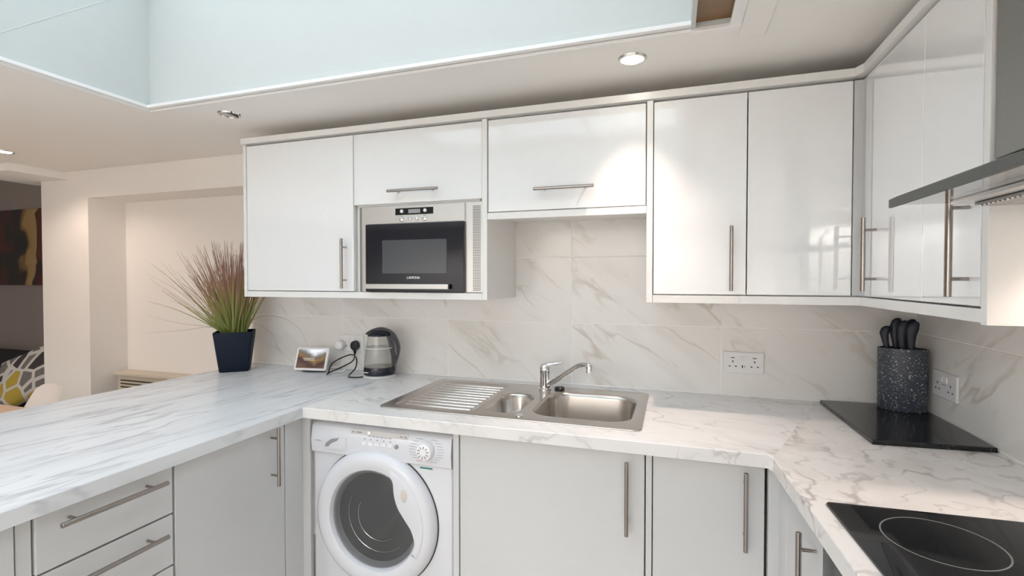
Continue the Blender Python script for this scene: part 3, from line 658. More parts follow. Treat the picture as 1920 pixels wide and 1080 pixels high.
# the white sweep that covers the upper right of the glass and holds the grip
edge = smooth_path([(-0.925, 0, 0.708), (-0.908, 0, 0.685), (-0.903, 0, 0.64), (-0.889, 0, 0.60), (-0.862, 0, 0.562), (-0.838, 0, 0.53), (-0.826, 0, 0.495), (-0.828, 0, 0.468), (-0.84, 0, 0.448)], 5)
a0 = math.atan2(0.448 - DZ, -0.84 - DX); a1 = math.atan2(0.708 - DZ, -0.925 - DX)
arc = [(DX + 0.205 * math.cos(a0 + (a1 - a0) * k / 26), DZ + 0.205 * math.sin(a0 + (a1 - a0) * k / 26)) for k in range(27)]
bm = bmesh.new(); add_plate(bm, [[(p.x, p.z) for p in edge] + arc], -(YD - 0.012), -(YD - 0.041), lambda a, b, h: (a, -h, b), bev=0.006)
obj('door_grip', bm, 'wm_white', dr, angle=28)
lathe('grip_badge', [(0.013, 0.0), (0.012, 0.0012), (0.0, 0.0014)], (-0.862, YD - 0.041, 0.646), 'beige_badge', dr, 28, 'Y', sy=1.75, cap0=False, cap1=False)
# drawer recess, buttons, display, dial
YP = WY - 0.0135
bm = bmesh.new(); add_plate(bm, [[(-1.206, 0.768), (-1.20, 0.785), (-1.178, 0.802), (-1.145, 0.810), (-1.112, 0.812), (-1.113, 0.772), (-1.15, 0.764)]], -YP, -(YP - 0.0012), lambda a, b, h: (a, -h, b))
dw = obj('detergent_drawer', bm, 'wm_white', wm)
bm = bmesh.new(); add_plate(bm, [[(-1.205, 0.772), (-1.198, 0.786), (-1.176, 0.801), (-1.142, 0.808), (-1.15, 0.797), (-1.175, 0.786), (-1.19, 0.772)]], -(YP - 0.0012), -(YP - 0.0018), lambda a, b, h: (a, -h, b))
obj('drawer_grip', bm, 'print_grey', dw)
def wm_box(name, x0, x1, z0, z1, y0, t, mat, parent=wm, bev=0.0006): return box(name, (x0, x1, y0 - t, y0, z0, z1), mat, parent, bev)
def pany(z):
    for (y0, z0), (y1, z1) in zip(prof, prof[1:]):
        if min(z0, z1) <= z <= max(z0, z1) and z1 > z0: return y0 + (y1 - y0) * (z - z0) / (z1 - z0)
    return WY
for i in range(5):
    x = -1.046 + i * 0.0262; wm_box('button', x, x + 0.018, 0.794 + i * 0.0006, 0.804 + i * 0.0006, pany(0.80) + 0.001, 0.004, 'white_plastic')
    wm_box('mark', x + 0.006, x + 0.012, 0.812, 0.816, pany(0.814) + 0.0004, 0.0008, 'print_grey', bev=0)
lathe('button', [(0.0075, -0.002), (0.0075, 0.004), (0.0, 0.005)], (-0.906, pany(0.80), 0.80), 'print_grey', wm, 20, 'Y', cap0=False, cap1=False)
wm_box('display_strip', -1.098, -0.862, 0.8215, 0.845, pany(0.833) + 0.0012, 0.0022, 'light_grey')
wm_box('led', -1.024, -1.017, 0.833, 0.839, pany(0.836) - 0.0006, 0.0012, 'red_led', bev=0)
wm_box('mark', -1.012, -0.905, 0.8355, 0.838, pany(0.836) - 0.0006, 0.0008, 'print_red', bev=0)
for i in range(6): wm_box('mark', -1.022 + i * 0.0165, -1.011 + i * 0.0165, 0.824, 0.8262, pany(0.825) - 0.0004, 0.0014, 'print_grey', bev=0)
for x0, x1 in ((-1.09, -1.082), (-1.072, -1.05), (-0.895, -0.885), (-0.878, -0.868)): wm_box('mark', x0, x1, 0.833, 0.8375, pany(0.836) - 0.0004, 0.0012, 'print_grey', bev=0)
KX, KZ = -0.791, 0.800
kn = lathe('dial', [(0.032, -0.003), (0.031, 0.010), (0.027, 0.022), (0.022, 0.025), (0.0, 0.025)], (KX, pany(KZ), KZ), 'white_plastic', wm, 40, 'Y', cap0=False, cap1=False)
for i in range(10):
    a = 2 * PI * i / 10 + 0.2
    bm = bmesh.new(); add_tube(bm, [(KX + 0.012 * math.cos(a), pany(KZ) - 0.0252, KZ + 0.012 * math.sin(a)), (KX + 0.0215 * math.cos(a), pany(KZ) - 0.0252, KZ + 0.0215 * math.sin(a))], [0.0012, 0.0022], 6); obj('dial_groove', bm, 'print_grey', kn)
for i in range(9):
    for s in (-1, 1):
        z = KZ + 0.036 - i * 0.0092; w = math.sqrt(max(0.036 ** 2 - (z - KZ) ** 2, 0.0001)) + 0.006
        x0 = KX + s * w; x1 = x0 + s * 0.024
        if max(x0, x1) > WX1 - 0.004: x1 = WX1 - 0.006
        wm_box('mark', min(x0, x1), max(x0, x1), z - 0.0007, z + 0.0007, pany(z) + 0.0004, 0.0009, 'print_red' if (i == 8 and s < 0) else 'print_grey', bev=0)
wm_box('mark', -1.245, -1.222, 0.790, 0.792, pany(0.79) + 0.0003, 0.0009, 'print_grey', bev=0)
wm_box('sticker', -0.822, -0.774, 0.7315, 0.7375, WY + 0.0004, 0.001, 'print_teal', bev=0)

# ------------------------------------------------------------------ sink
sk = thing('sink', 'stainless steel one-and-a-half bowl sink with ribbed drainer', 'sink', (-0.56, 1.81, ZT))
ZS = ZT + 0.0045
def xy(l): return [(p[0], p[1]) for p in l]
TRAY = rrect(-0.992, -0.672, 1.585, 2.035, 0.03, 0)
HALF = rrect(-0.655, -0.510, 1.605, 1.905, 0.07, 0, 10)
MAIN = rrect(-0.478, -0.122, 1.612, 1.985, 0.085, 0, 10)
bm = bmesh.new(); add_plate(bm, [xy(rrect(SX0, SX1, SY0, SY1, 0.028, 0)), xy(TRAY), xy(HALF), xy(MAIN)], ZT + 0.0004, ZS, bev=0.002)
obj('rim', bm, 'steel_sink', sk, angle=20)
def bowl(name, x0, x1, y0, y1, r, depth):
    rings = []
    for ins, dz in ((0, 0.0), (0.002, -0.001), (0.007, -0.006), (0.010, -0.018), (0.016, -depth * 0.7), (0.024, -depth * 0.92), (0.040, -depth), (0.07, -depth - 0.002)):
        i2 = min(ins, (x1 - x0) / 2 - 0.02, (y1 - y0) / 2 - 0.02)
        rings.append(rrect(x0 + i2, x1 - i2, y0 + i2, y1 - i2, max(r - i2 * 0.55, 0.012), ZS + dz, 10))
    bm = bmesh.new(); add_loft(bm, rings); o = obj(name, bm, 'steel_sink', sk, angle=60)
    cx, cy = (x0 + x1) / 2, (y0 + y1) / 2
    lathe('drain', [(0.034, 0.0), (0.033, 0.003), (0.024, 0.002), (0.0, -0.002)], (cx, cy, ZS - depth - 0.001), 'chrome', o, 24, cap0=False, cap1=False)
bowl('half_bowl', -0.655, -0.510, 1.605, 1.905, 0.07, 0.085)
bowl('main_bowl', -0.478, -0.122, 1.612, 1.985, 0.085, 0.15)
bm = bmesh.new(); add_loft(bm, [rrect(-0.992 + i, -0.672 - i, 1.585 + i, 2.035 - i, 0.03 - i * 0.6, ZS - dz) for i, dz in ((0, 0), (0.002, 0.0008), (0.008, 0.0036), (0.012, 0.0038))]); obj('drainer', bm, 'steel_sink', sk, angle=60)
for i in range(10):
    y = 1.618 + i * 0.0405
    bm = bmesh.new(); n = 8
    for k in range(2): pass
    x0, x1 = -0.965 + (0.0 if i else 0.01), -0.690
    add_lathe(bm, [(0.001, 0.0), (0.0030, 0.004), (0.0030, x1 - x0 - 0.004), (0.001, x1 - x0)], (x0, y, ZS - 0.0036), 10, 'X')
    obj('rib', bm, 'steel_rib', sk)
lathe('waste_control', [(0.013, 0.0), (0.013, 0.003), (0.009, 0.005), (0, 0.005)], (-0.495, 1.585, ZS), 'chrome', sk, 24, cap0=False, cap1=False)
tag(lathe('sink_plug', [(0.021, 0.0), (0.022, 0.006), (0.018, 0.011), (0.008, 0.013), (0.0, 0.013)], (-0.452, 2.022, ZS), 'black_plastic', None, 24, cap0=True, cap1=False), 'black rubber sink plug lying behind the mixer tap', 'plug')

# ------------------------------------------------------------------ tap
TX, TY = -0.512, 2.006
tp = thing('mixer_tap', 'chrome single-lever mixer tap on the sink', 'tap', (TX, TY, ZS))
lathe('base', [(0.027, 0.0), (0.027, 0.004), (0.023, 0.008)], (TX, TY, ZS), 'chrome', tp, 28)
lathe('body', [(0.0225, 0.008), (0.0215, 0.05), (0.0225, 0.072), (0.023, 0.075)], (TX, TY, ZS), 'chrome', tp, 28)
lv = lathe('lever_cap', [(0.0225, 0.077), (0.0235, 0.080), (0.0228, 0.095), (0.017, 0.104), (0.0, 0.107)], (TX, TY, ZS), 'chrome', tp, 28, cap0=False, cap1=False)
bm = bmesh.new(); pts = smooth_path([(TX - 0.015, TY, ZS + 0.097), (TX + 0.02, TY - 0.004, ZS + 0.108), (TX + 0.05, TY - 0.008, ZS + 0.114), (TX + 0.078, TY - 0.012, ZS + 0.120)], 4)
add_tube(bm, pts, [0.010] * 5 + [0.0075] * 4 + [0.005] * (len(pts) - 9), 12); bmesh.ops.scale(bm, vec=(1, 1, 1), verts=bm.verts[:]); obj('lever', bm, 'chrome', tp)
sp = smooth_path([(TX + 0.012, TY - 0.004, ZS + 0.022), (TX + 0.07, TY - 0.045, ZS + 0.062), (TX + 0.13, TY - 0.09, ZS + 0.106), (TX + 0.165, TY - 0.115, ZS + 0.130), (TX + 0.195, TY - 0.138, ZS + 0.139), (TX + 0.212, TY - 0.15, ZS + 0.137)], 5)
tube('spout', sp, [0.0125] * 6 + [0.0105] * (len(sp) - 6), 'chrome', tp, 14)
lathe('aerator', [(0.012, -0.024), (0.0125, -0.020), (0.0125, 0.006), (0.009, 0.011), (0, 0.012)], (TX + 0.212, TY - 0.15, ZS + 0.134), 'chrome', tp, 20, cap1=False)

# ------------------------------------------------------------------ wall sockets
def socket_plate(name, label, origin, ax, n, usb=False, mirror=1):
    """double socket: origin centre on the wall, ax along the wall, n out of the wall"""
    o = Vector(origin); ax = Vector(ax); n = Vector(n); up = Vector((0, 0, 1))
    Mx = Matrix.Identity(4)
    for k, v in enumerate((ax, n, up)):
        for r in range(3): Mx[r][k] = v[r]
    Mx = Matrix.Translation(o) @ Mx
    XF.append(Mx)
    t = thing(name, label, 'socket', (0, 0, -0.043), 'double wall sockets')
    box('plate', (-0.0745, 0.0745, 0, 0.009, -0.0425, 0.0425), 'white_plastic', t, bev=0.003)
    for s in (-1, 1):
        c = s * 0.040
        for px, pz, w, h in ((c, 0.004, 0.004, 0.008), (c - 0.0115, -0.0155, 0.0075, 0.004), (c + 0.0115, -0.0155, 0.0075, 0.004)):
            box('pin_hole', (px - w / 2, px + w / 2, 0.0086, 0.0096, pz - h / 2, pz + h / 2), 'black_plastic', t, bev=0)
        if usb: box('usb_port', (c - 0.007, c + 0.007, 0.0086, 0.0096, 0.0175, 0.0205), 'black_plastic', t, bev=0)
        box('switch', (s * 0.008 - 0.006, s * 0.008 + 0.006, 0.008, 0.012, 0.008, 0.026), 'white_plastic', t, bev=0.001) if usb else box('switch', (s * 0.014 - 0.006, s * 0.014 + 0.006, 0.008, 0.012, 0.010, 0.028), 'white_plastic', t, bev=0.001)
    if usb:
        box('usb_port', (-0.0065, -0.0025, 0.0086, 0.0096, -0.021, -0.010), 'black_plastic', t, bev=0); box('usb_port', (0.003, 0.0055, 0.0086, 0.0096, -0.020, -0.011), 'grey_plastic', t, bev=0)
    else: box('mark', (-0.012, 0.012, 0.0086, 0.0094, 0.0015, 0.0035), 'print_grey', t, bev=0)
    XF.pop(); return t
YT = YW - 0.0082
socket_plate('wall_socket', 'white double socket with charging ports on the tiles right of the tap', (0.273, YT, 1.047), (1, 0, 0), (0, -1, 0), usb=True)
socket_plate('wall_socket', 'white double socket behind the glass kettle with two plugs in it', (-1.585, YT, 1.050), (1, 0, 0), (0, -1, 0))
socket_plate('wall_socket', 'white double socket on the right wall beside the knife block', (XR - 0.0082, 1.946, 1.035), (0, -1, 0), (-1, 0, 0))

# ------------------------------------------------------------------ kettle
KC = Vector((-1.343, 2.035, ZT)); KR = Matrix.Translation(KC) @ Matrix.Rotation(math.radians(20), 4, 'Z')
XF.append(KR)
kt = thing('kettle', 'glass electric kettle with navy lid, handle and base', 'kettle', (0, 0, 0))
lathe('power_base', [(0.074, 0.0), (0.077, 0.004), (0.076, 0.012), (0.070, 0.0145)], (0, 0, 0.0005), 'light_grey', kt, 48)
lathe('heating_base', [(0.072, 0.016), (0.0755, 0.020), (0.0755, 0.040), (0.073, 0.052)], (0, 0, 0), 'kettle_navy', kt, 48)
lathe('glass_jug', [(0.0715, 0.0525), (0.0725, 0.075), (0.070, 0.11), (0.064, 0.15), (0.058, 0.185), (0.056, 0.205)], (0, 0, 0), 'glass_kettle', kt, 48, cap0=False, cap1=False)
lathe('water_fill', [(0.0, 0.0535), (0.0700, 0.0535), (0.0712, 0.075), (0.0685, 0.112), (0.0635, 0.140), (0.0, 0.140)], (0, 0, 0), 'water', kt, 48, cap0=False, cap1=False)
lathe('level_band', [(0.0652, 0.1405), (0.0662, 0.1405), (0.0650, 0.1455), (0.0640, 0.1455)], (0, 0, 0), 'light_grey', kt, 48, cap0=False, cap1=False)
lathe('lid', [(0.0565, 0.200), (0.0575, 0.208), (0.050, 0.217), (0.030, 0.224), (0.0, 0.226)], (0.0, 0, 0), 'kettle_navy', kt, 40, cap0=True, cap1=False)
outer = smooth_path([(-0.066, 0, 0.207), (-0.055, 0, 0.219), (-0.03, 0, 0.233), (0.008, 0, 0.241), (0.045, 0, 0.232), (0.077, 0, 0.205), (0.096, 0, 0.160), (0.099, 0, 0.125), (0.090, 0, 0.085), (0.080, 0, 0.056), (0.078, 0, 0.030)], 4)
inner = smooth_path([(0.060, 0, 0.030), (0.060, 0, 0.06), (0.058, 0, 0.10), (0.050, 0, 0.145), (0.040, 0, 0.185), (0.028, 0, 0.206), (0.0, 0, 0.209), (-0.04, 0, 0.207)], 4)
slot = [(q.x, q.z) for q in smooth_path([(0.079, 0, 0.088), (0.0765, 0, 0.115), (0.072, 0, 0.150), (0.066, 0, 0.176), (0.072, 0, 0.178), (0.080, 0, 0.155), (0.084, 0, 0.12), (0.083, 0, 0.095)], 3)]
bm = bmesh.new(); add_plate(bm, [[(q.x, q.z) for q in outer] + [(q.x, q.z) for q in inner], slot], -0.015, 0.015, lambda a, b, h: (a, h, b), bev=0.005)
obj('handle', bm, 'kettle_navy', kt, angle=28)
XF.pop()
text_marks = box('maker_mark', (KC.x - 0.045, KC.x - 0.012, KC.y - 0.0768, KC.y - 0.0755, ZT + 0.030, ZT + 0.034), 'light_grey', kt, bev=0)
# cord and plug of the kettle
pl = Vector((-1.552, YT - 0.009, 1.040))
bm = bmesh.new(); add_lathe(bm, [(0.021, 0.0), (0.023, 0.006), (0.021, 0.024), (0.014, 0.030), (0.0, 0.031)], tuple(pl), 24, 'Y', sy=1.15, cap1=False)
add_tube(bm, [pl + Vector((0, -0.014, -0.015)), pl + Vector((0, -0.014, -0.032)), pl + Vector((0, -0.014, -0.044))], [0.010, 0.007, 0.005], 12)
obj('cord_plug', bm, 'black_plastic', kt)
q = pl + Vector((0, -0.014, -0.044)); zt = ZT + 0.0048
path = smooth_path([q, (-1.556, 2.120, 0.965), (-1.575, 2.085, 0.945), (-1.625, 2.02, 0.916), (-1.612, 1.99, zt), (-1.60, 1.985, zt + 0.012), (-1.60, 2.02, 0.968), (-1.555, 2.09, 0.998), (-1.512, 2.085, 0.985), (-1.490, 2.05, 0.944), (-1.492, 2.0, zt), (-1.465, 1.965, zt), (-1.425, 1.968, zt), (-1.403, 1.985, zt + 0.001)], 7)
tube('power_cord', path, 0.0032, 'black_plastic', kt, 8)

# ------------------------------------------------------------------ smart display
DC = Vector((-1.742, 2.03, ZT)); XF.append(Matrix.Translation(DC) @ Matrix.Rotation(math.radians(9), 4, 'Z'))
sd = thing('smart_display', 'small white-framed smart display showing a mountain lake', 'display', (0, 0, 0))
lathe('base', [(0.048, 0.0), (0.050, 0.006), (0.045, 0.030), (0.034, 0.060), (0.02, 0.075)], (0, 0.022, 0.0005), 'display_base', sd, 36, sx=1.25, sy=0.62)
tilt = Matrix.Translation((0, -0.012, 0.010)) @ Matrix.Rotation(math.radians(-20), 4, 'X')
XF.append(XF[-1] @ tilt)
bm = bmesh.new(); add_plate(bm, [[(p[0], p[1]) for p in rrect(-0.088, 0.088, 0.0, 0.117, 0.009, 0)]], -0.004, 0.006, lambda a, b, h: (a, -h, b), bev=0.002); obj('frame', bm, 'white_plastic', sd, angle=20)
XF.pop(); XF.pop()
me_bm = bmesh.new(); add_box(me_bm, -0.077, 0.077, -0.048, 0.048, -0.0004, 0.0004)
me = finish(me_bm, 'screen', False); me.materials.append(MATS['screen_picture'])
so = bpy.data.objects.new('screen', me); COL.objects.link(so); so.parent = sd
Mw = Matrix.Translation(DC) @ Matrix.Rotation(math.radians(9), 4, 'Z') @ tilt @ Matrix.Translation((0, -0.0066, 0.0585)) @ Matrix.Rotation(PI / 2, 4, 'X')
so.matrix_local = Matrix.Translation(-DC) @ Mw
bm = bmesh.new()
for (x, z, w) in ((-0.014, 0.0605, 0.032), (-0.010, 0.052, 0.030)): add_box(bm, x - w, x + w, -0.0076, -0.0071, z - 0.0013, z + 0.0013)
XF.append(Matrix.Translation(DC) @ Matrix.Rotation(math.radians(9), 4, 'Z') @ tilt); obj('screen_text', bm, 'print_white', sd, False); XF.pop()
wp = Vector((-1.640, YT - 0.009, 1.040))
bm = bmesh.new(); add_lathe(bm, [(0.024, 0.0), (0.026, 0.006), (0.025, 0.030), (0.018, 0.036), (0.0, 0.037)], tuple(wp), 28, 'Y', cap1=False); obj('adapter', bm, 'white_plastic', sd)
tube('cable', smooth_path([wp + Vector((0, -0.02, -0.022)), (-1.645, 2.11, 0.97), (-1.70, 2.10, 0.925), (-1.66, 2.08, zt), (-1.60, 2.05, zt), (-1.565, 2.06, zt + 0.008), (-1.60, 2.085, 0.93), (-1.66, 2.09, 0.925), (-1.69, 2.07, zt), (-1.64, 2.045, zt + 0.003), (-1.59, 2.035, zt + 0.004), (-1.57, 2.075, zt + 0.012), (-1.63, 2.10, 0.932), (-1.69, 2.08, 0.93), (-1.70, 2.06, 0.93)], 6), 0.0024, 'white_cable', sd, 8)

# ------------------------------------------------------------------ potted grass
PC = Vector((-2.158, 1.955, ZT)); PRZ = math.radians(41)
XF.append(Matrix.Translation(PC) @ Matrix.Rotation(PRZ, 4, 'Z'))
pg = thing('potted_grass', 'artificial reddish-green grass in a navy square pot on the peninsula', 'plant', (0, 0, 0))
def sq(w, r, z): return rrect(-w, w, -w, w, r, z, 4)
bm = bmesh.new(); add_loft(bm, [sq(0.064, 0.012, 0.0005), sq(0.067, 0.013, 0.004), sq(0.090, 0.014, 0.200), sq(0.089, 0.014, 0.203), sq(0.085, 0.012, 0.203), sq(0.082, 0.012, 0.185)], cap0=True, cap1=False); obj('pot', bm, 'pot_navy', pg)
bm = bmesh.new(); add_loft(bm, [sq(0.0825, 0.012, 0.183), sq(0.080, 0.012, 0.188), sq(0.04, 0.01, 0.192)]); obj('soil', bm, 'soil', pg)
XF.pop()
def blade_pts(base, az, lean, length, droop, n=8):
    out = [Vector(base)]; p = Vector(base); el = lean
    for i in range(n):
        el2 = el + droop * ((i + 1) / n) ** 1.6
        p = p + Vector((math.cos(az) * math.sin(el2), math.sin(az) * math.sin(el2), math.cos(el2))) * (length / n); out.append(p.copy())
    return out
def ok_blade(pts):
    for p in pts:
        if p.x > -1.945 and p.z > 1.285 and p.y > 1.76: return False
        if p.x > XPO - 0.01 and p.y > 2.135: return False
        if p.y > 2.37 or p.z < ZT + 0.004: return False
    return True
def add_blade(bm, pts, w, lay, a0=0.0):
    n = len(pts) - 1; prev = None; side = None
    for i, p in enumerate(pts):
        t = (pts[min(i + 1, n)] - pts[max(i - 1, 0)]).normalized()
        s = t.cross(Vector((0.55, -0.83, 0.1)));
        s = s.normalized() if s.length > 1e-3 else Vector((1, 0, 0))
        k = i / n; ww = w * (1 - 0.86 * k ** 0.8); u = s.cross(t).normalized() * ww * 0.35
        vs_ = [bm.verts.new(p - s * ww), bm.verts.new(p + u), bm.verts.new(p + s * ww)]
        for v in vs_: v[lay] = min(1.0, max(0.0, a0 + k))
        if prev:
            for j in range(2): bm.faces.new((prev[j], prev[j + 1], vs_[j + 1], vs_[j]))
        prev = vs_
bm = bmesh.new(); lay = bm.verts.layers.float.new('along'); cnt = 0; tries = 0
while cnt < 380 and tries < 9000:
    tries += 1
    az = random.uniform(0, 2 * PI); lean = abs(random.gauss(0.0, 0.52)); rr = random.uniform(0.005, 0.058)
    if lean > 0.95: continue
    base = PC + Vector((math.cos(az) * rr, math.sin(az) * rr, 0.188))
    pts = blade_pts(base, az + random.uniform(-0.4, 0.4), lean * (0.70 + 0.40 * rr / 0.058), random.uniform(0.31, 0.49), random.uniform(-0.02, 0.30) * (0.3 + lean))
    if not ok_blade(pts): continue
    add_blade(bm, pts, random.uniform(0.0016, 0.0036) if random.random() < 0.8 else 0.005, lay, random.uniform(-0.1, 0.15)); cnt += 1
bmesh.ops.translate(bm, vec=-PC, verts=bm.verts[:]); 
me = bpy.data.meshes.new('grass_blades'); bm.to_mesh(me); bm.free(); me.materials.append(MATS['grass_blade'])
for p in me.polygons: p.use_smooth = True
go = bpy.data.objects.new('grass_blades', me); COL.objects.link(go); go.parent = pg; go['kind'] = 'stuff'
def long_blade(pts, w=0.0013):
    bm = bmesh.new(); lay = bm.verts.layers.float.new('along'); add_blade(bm, [Vector(p) for p in smooth_path(pts, 5)], w, lay, 0.55)
    bmesh.ops.translate(bm, vec=-PC, verts=bm.verts[:])
    me = bpy.data.meshes.new('long_blade'); bm.to_mesh(me); bm.free(); me.materials.append(MATS['grass_blade'])
    o = bpy.data.objects.new('long_blade', me); COL.objects.link(o); o.parent = pg; o['label'] = 'long thin stray grass blade'
R0 = PC + Vector((0, 0, 0.196))
long_blade([R0, R0 + Vector((-0.10, -0.05, 0.03)), R0 + Vector((-0.28, -0.08, 0.045)), R0 + Vector((-0.50, -0.10, 0.085))])
long_blade([R0, R0 + Vector((-0.09, -0.06, 0.030)), R0 + Vector((-0.26, -0.10, 0.010)), R0 + Vector((-0.46, -0.14, -0.005))])
long_blade([R0, R0 + Vector((-0.02, -0.02, 0.22)), R0 + Vector((0.0, -0.02, 0.37)), R0 + Vector((0.025, -0.02, 0.40)), R0 + Vector((0.045, -0.02, 0.37)), R0 + Vector((0.05, -0.02, 0.26))], 0.0017)
long_blade([R0, R0 + Vector((0.09, 0.02, 0.05)), R0 + Vector((0.17, 0.06, 0.0)), R0 + Vector((0.21, 0.08, -0.09)), R0 + Vector((0.25, 0.09, -0.185))])
long_blade([R0, R0 + Vector((0.11, 0.05, 0.08)), R0 + Vector((0.20, 0.10, 0.075)), R0 + Vector((0.30, 0.12, 0.02)), R0 + Vector((0.35, 0.13, -0.08)), R0 + Vector((0.39, 0.14, -0.18))])
long_blade([R0, R0 + Vector((-0.13, -0.06, 0.10)), R0 + Vector((-0.26, -0.10, 0.21)), R0 + Vector((-0.36, -0.13, 0.32))])
long_blade([R0, R0 + Vector((-0.14, -0.04, 0.12)), R0 + Vector((-0.27, -0.07, 0.25)), R0 + Vector((-0.35, -0.09, 0.36))])

# ------------------------------------------------------------------ slate board, knife block, knives
bm = bmesh.new(); add_plate(bm, [[(0.545, 1.637), (0.70, 1.650), (0.842, 1.663), (0.846, 1.80), (0.846, 2.138), (0.535, 2.118)]], ZT + 0.0004, ZT + 0.014, bev=0.003)
tag(obj('stone_board', bm, 'granite_black', None, False), 'polished black stone board in the right corner under the knife block', 'board')
KB = Vector((0.770, 2.055, ZT + 0.0145)); XF.append(Matrix.Translation(KB) @ Matrix.Rotation(math.radians(-14), 4, 'Z'))
kb = thing('knife_block', 'speckled dark grey oval knife block on the black stone board', 'knife block', (0, 0, 0))
lathe('body', [(0.068, 0.0), (0.071, 0.004), (0.0715, 0.212), (0.070, 0.216), (0.065, 0.216), (0.064, 0.198)], (0, 0, 0), 'stone_speckle', kb, 48, sy=0.68, cap1=False)
lathe('slotted_insert', [(0.064, 0.192), (0.063, 0.199), (0.0, 0.199)], (0, 0, 0), 'black_plastic', kb, 40, sy=0.68, cap0=True, cap1=False)
XF.pop()
def knife(dx, dy, lean, h, w, label):
    XF.append(Matrix.Translation(KB) @ Matrix.Rotation(math.radians(-14), 4, 'Z') @ Matrix.Translation((dx, dy, 0.2005)) @ Matrix.Rotation(lean, 4, 'Y'))
    k = thing('knife', label, 'knife', (0, 0, 0), 'knives in the block')
    rings = []
    for z, a, off in ((0.006, 0.55, 0), (0.012, 0.60, 0), (0.035, 0.62, -0.002), (0.06, 0.80, -0.003), (h * 0.75, 1.0, -0.001), (h * 0.92, 0.85, 0.003), (h * 0.985, 0.5, 0.006), (h, 0.12, 0.007)):
        rings.append([(off + w * a * math.cos(2 * PI * q / 14), 0.008 * min(1, a + 0.15) * math.sin(2 * PI * q / 14), z) for q in range(14)])
    bm = bmesh.new(); add_loft(bm, rings, cap0=True); obj('handle', bm, 'knife_handle', k)
    box('bolster', (-w * 0.5, w * 0.5, -0.0035, 0.0035, 0.0, 0.007), 'knife_steel', k, bev=0.001)
    XF.pop()
knife(-0.043, -0.006, -0.10, 0.092, 0.0155, 'black-handled knife leaning out at the left of the block')
knife(-0.016, 0.010, -0.03, 0.120, 0.0165, 'tall black-handled knife second from the left in the block')
knife(-0.002, -0.014, 0.0, 0.114, 0.0160, 'black-handled knife in the middle front of the block')
knife(0.020, 0.012, 0.02, 0.118, 0.0160, 'black-handled knife at the back right of the block')
knife(0.022, -0.016, 0.03, 0.112, 0.0185, 'thick black-handled knife at the front right of the block')

# ------------------------------------------------------------------ cooker hood
HZ = 1.520
hd = thing('cooker_hood', 'steel cooker hood with flat glass canopy on the right wall', 'cooker hood', (0.65, 0.85, HZ))
box('canopy', (0.400, XR - 0.012, 0.56, 1.120, HZ + 0.004, HZ + 0.010), 'glass_hood', hd, bev=0.001)
bm = bmesh.new()
pr = [(0.394, HZ - 0.001), (0.394, HZ + 0.0145), (0.408, HZ + 0.0215), (0.412, HZ + 0.0215), (0.412, HZ + 0.0105), (0.399, HZ + 0.0105), (0.399, HZ - 0.001)]
ra = [[bm.verts.new((x, y, z)) for x, z in pr] for y in (0.56, 1.120)]
for k in range(len(pr)): bm.faces.new((ra[0][k], ra[0][(k + 1) % len(pr)], ra[1][(k + 1) % len(pr)], ra[1][k]))
bm.faces.new(ra[0]); bm.faces.new(ra[1][::-1]); obj('front_bar', bm, 'hood_bar', hd, False)
box('body', (0.475, XR - 0.012, 0.61, 1.085, HZ - 0.004, HZ + 0.003), 'steel', hd, bev=0.001)
box('upper_body', (0.56, XR - 0.012, 0.64, 1.10, HZ + 0.0105, 1.60), 'steel_hood', hd, bev=0.001)
ft = box('filter', (0.50, 0.80, 0.65, 1.065, HZ - 0.008, HZ - 0.0045), 'steel_hood', hd, bev=0.001)
bm = bmesh.new()
for i in range(34): add_box(bm, 0.505, 0.795, 0.658 + i * 0.012, 0.664 + i * 0.012, HZ - 0.011, HZ - 0.0082)
obj('filter_slats', bm, 'steel_rib', ft, False, kind='stuff')
box('chimney', (0.5605, XR - 0.012, 0.66, 1.132, 1.603, ZC - 0.002), 'steel_hood', hd, bev=0.001)
lathe('lamp', [(0.03, 0.0), (0.028, -0.003), (0.0, -0.003)], (0.77, 1.075 - 0.03, HZ - 0.008), 'lamp_lens', hd, 24, cap0=True, cap1=False)
ld = bpy.data.lights.new('hood_lamp', 'SPOT'); ld.energy = 3.2; ld.color = WARM; ld.spot_size = math.radians(130); ld.spot_blend = 0.7; ld.shadow_soft_size = 0.02
lo = bpy.data.objects.new('hood_lamp', ld); COL.objects.link(lo); lo.parent = hd; lo.location = Vector((0.77, 1.045, HZ - 0.02)) - WORLD[hd.name]

# ------------------------------------------------------------------ dining side
ht = thing('panel_heater', 'beige slatted panel heater in the alcove behind the peninsula', 'heater', (-3.1, 2.32, 0.12))
box('casing', (-3.56, -2.62, 2.29, 2.388, 0.10, 0.735), 'heater_beige', ht, bev=0.004)
box('top_cap', (-3.575, -2.605, 2.272, 2.388, 0.735, 0.756), 'heater_beige', ht, bev=0.004)
for i in range(9):
    box('slot', (-3.53, -2.65, 2.2885, 2.2905, 0.698 - i * 0.022, 0.707 - i * 0.022), 'heater_dark', ht, bev=0)
# table
tb = thing('dining_table', 'pale wood dining table behind the peninsula at the left edge', 'table', (-3.35, 1.08, 0))
box('tabletop', (-4.05, -2.62, 0.55, 1.53, 0.722, 0.75), 'table_wood', tb, bev=0.006)
for x in (-3.97, -2.70):
    for y in (0.63, 1.45): bm = bmesh.new(); add_tube(bm, [(x, y, 0.0), (x, y, 0.722)], [0.018, 0.028], 12); obj('leg', bm, 'leg_wood', tb)
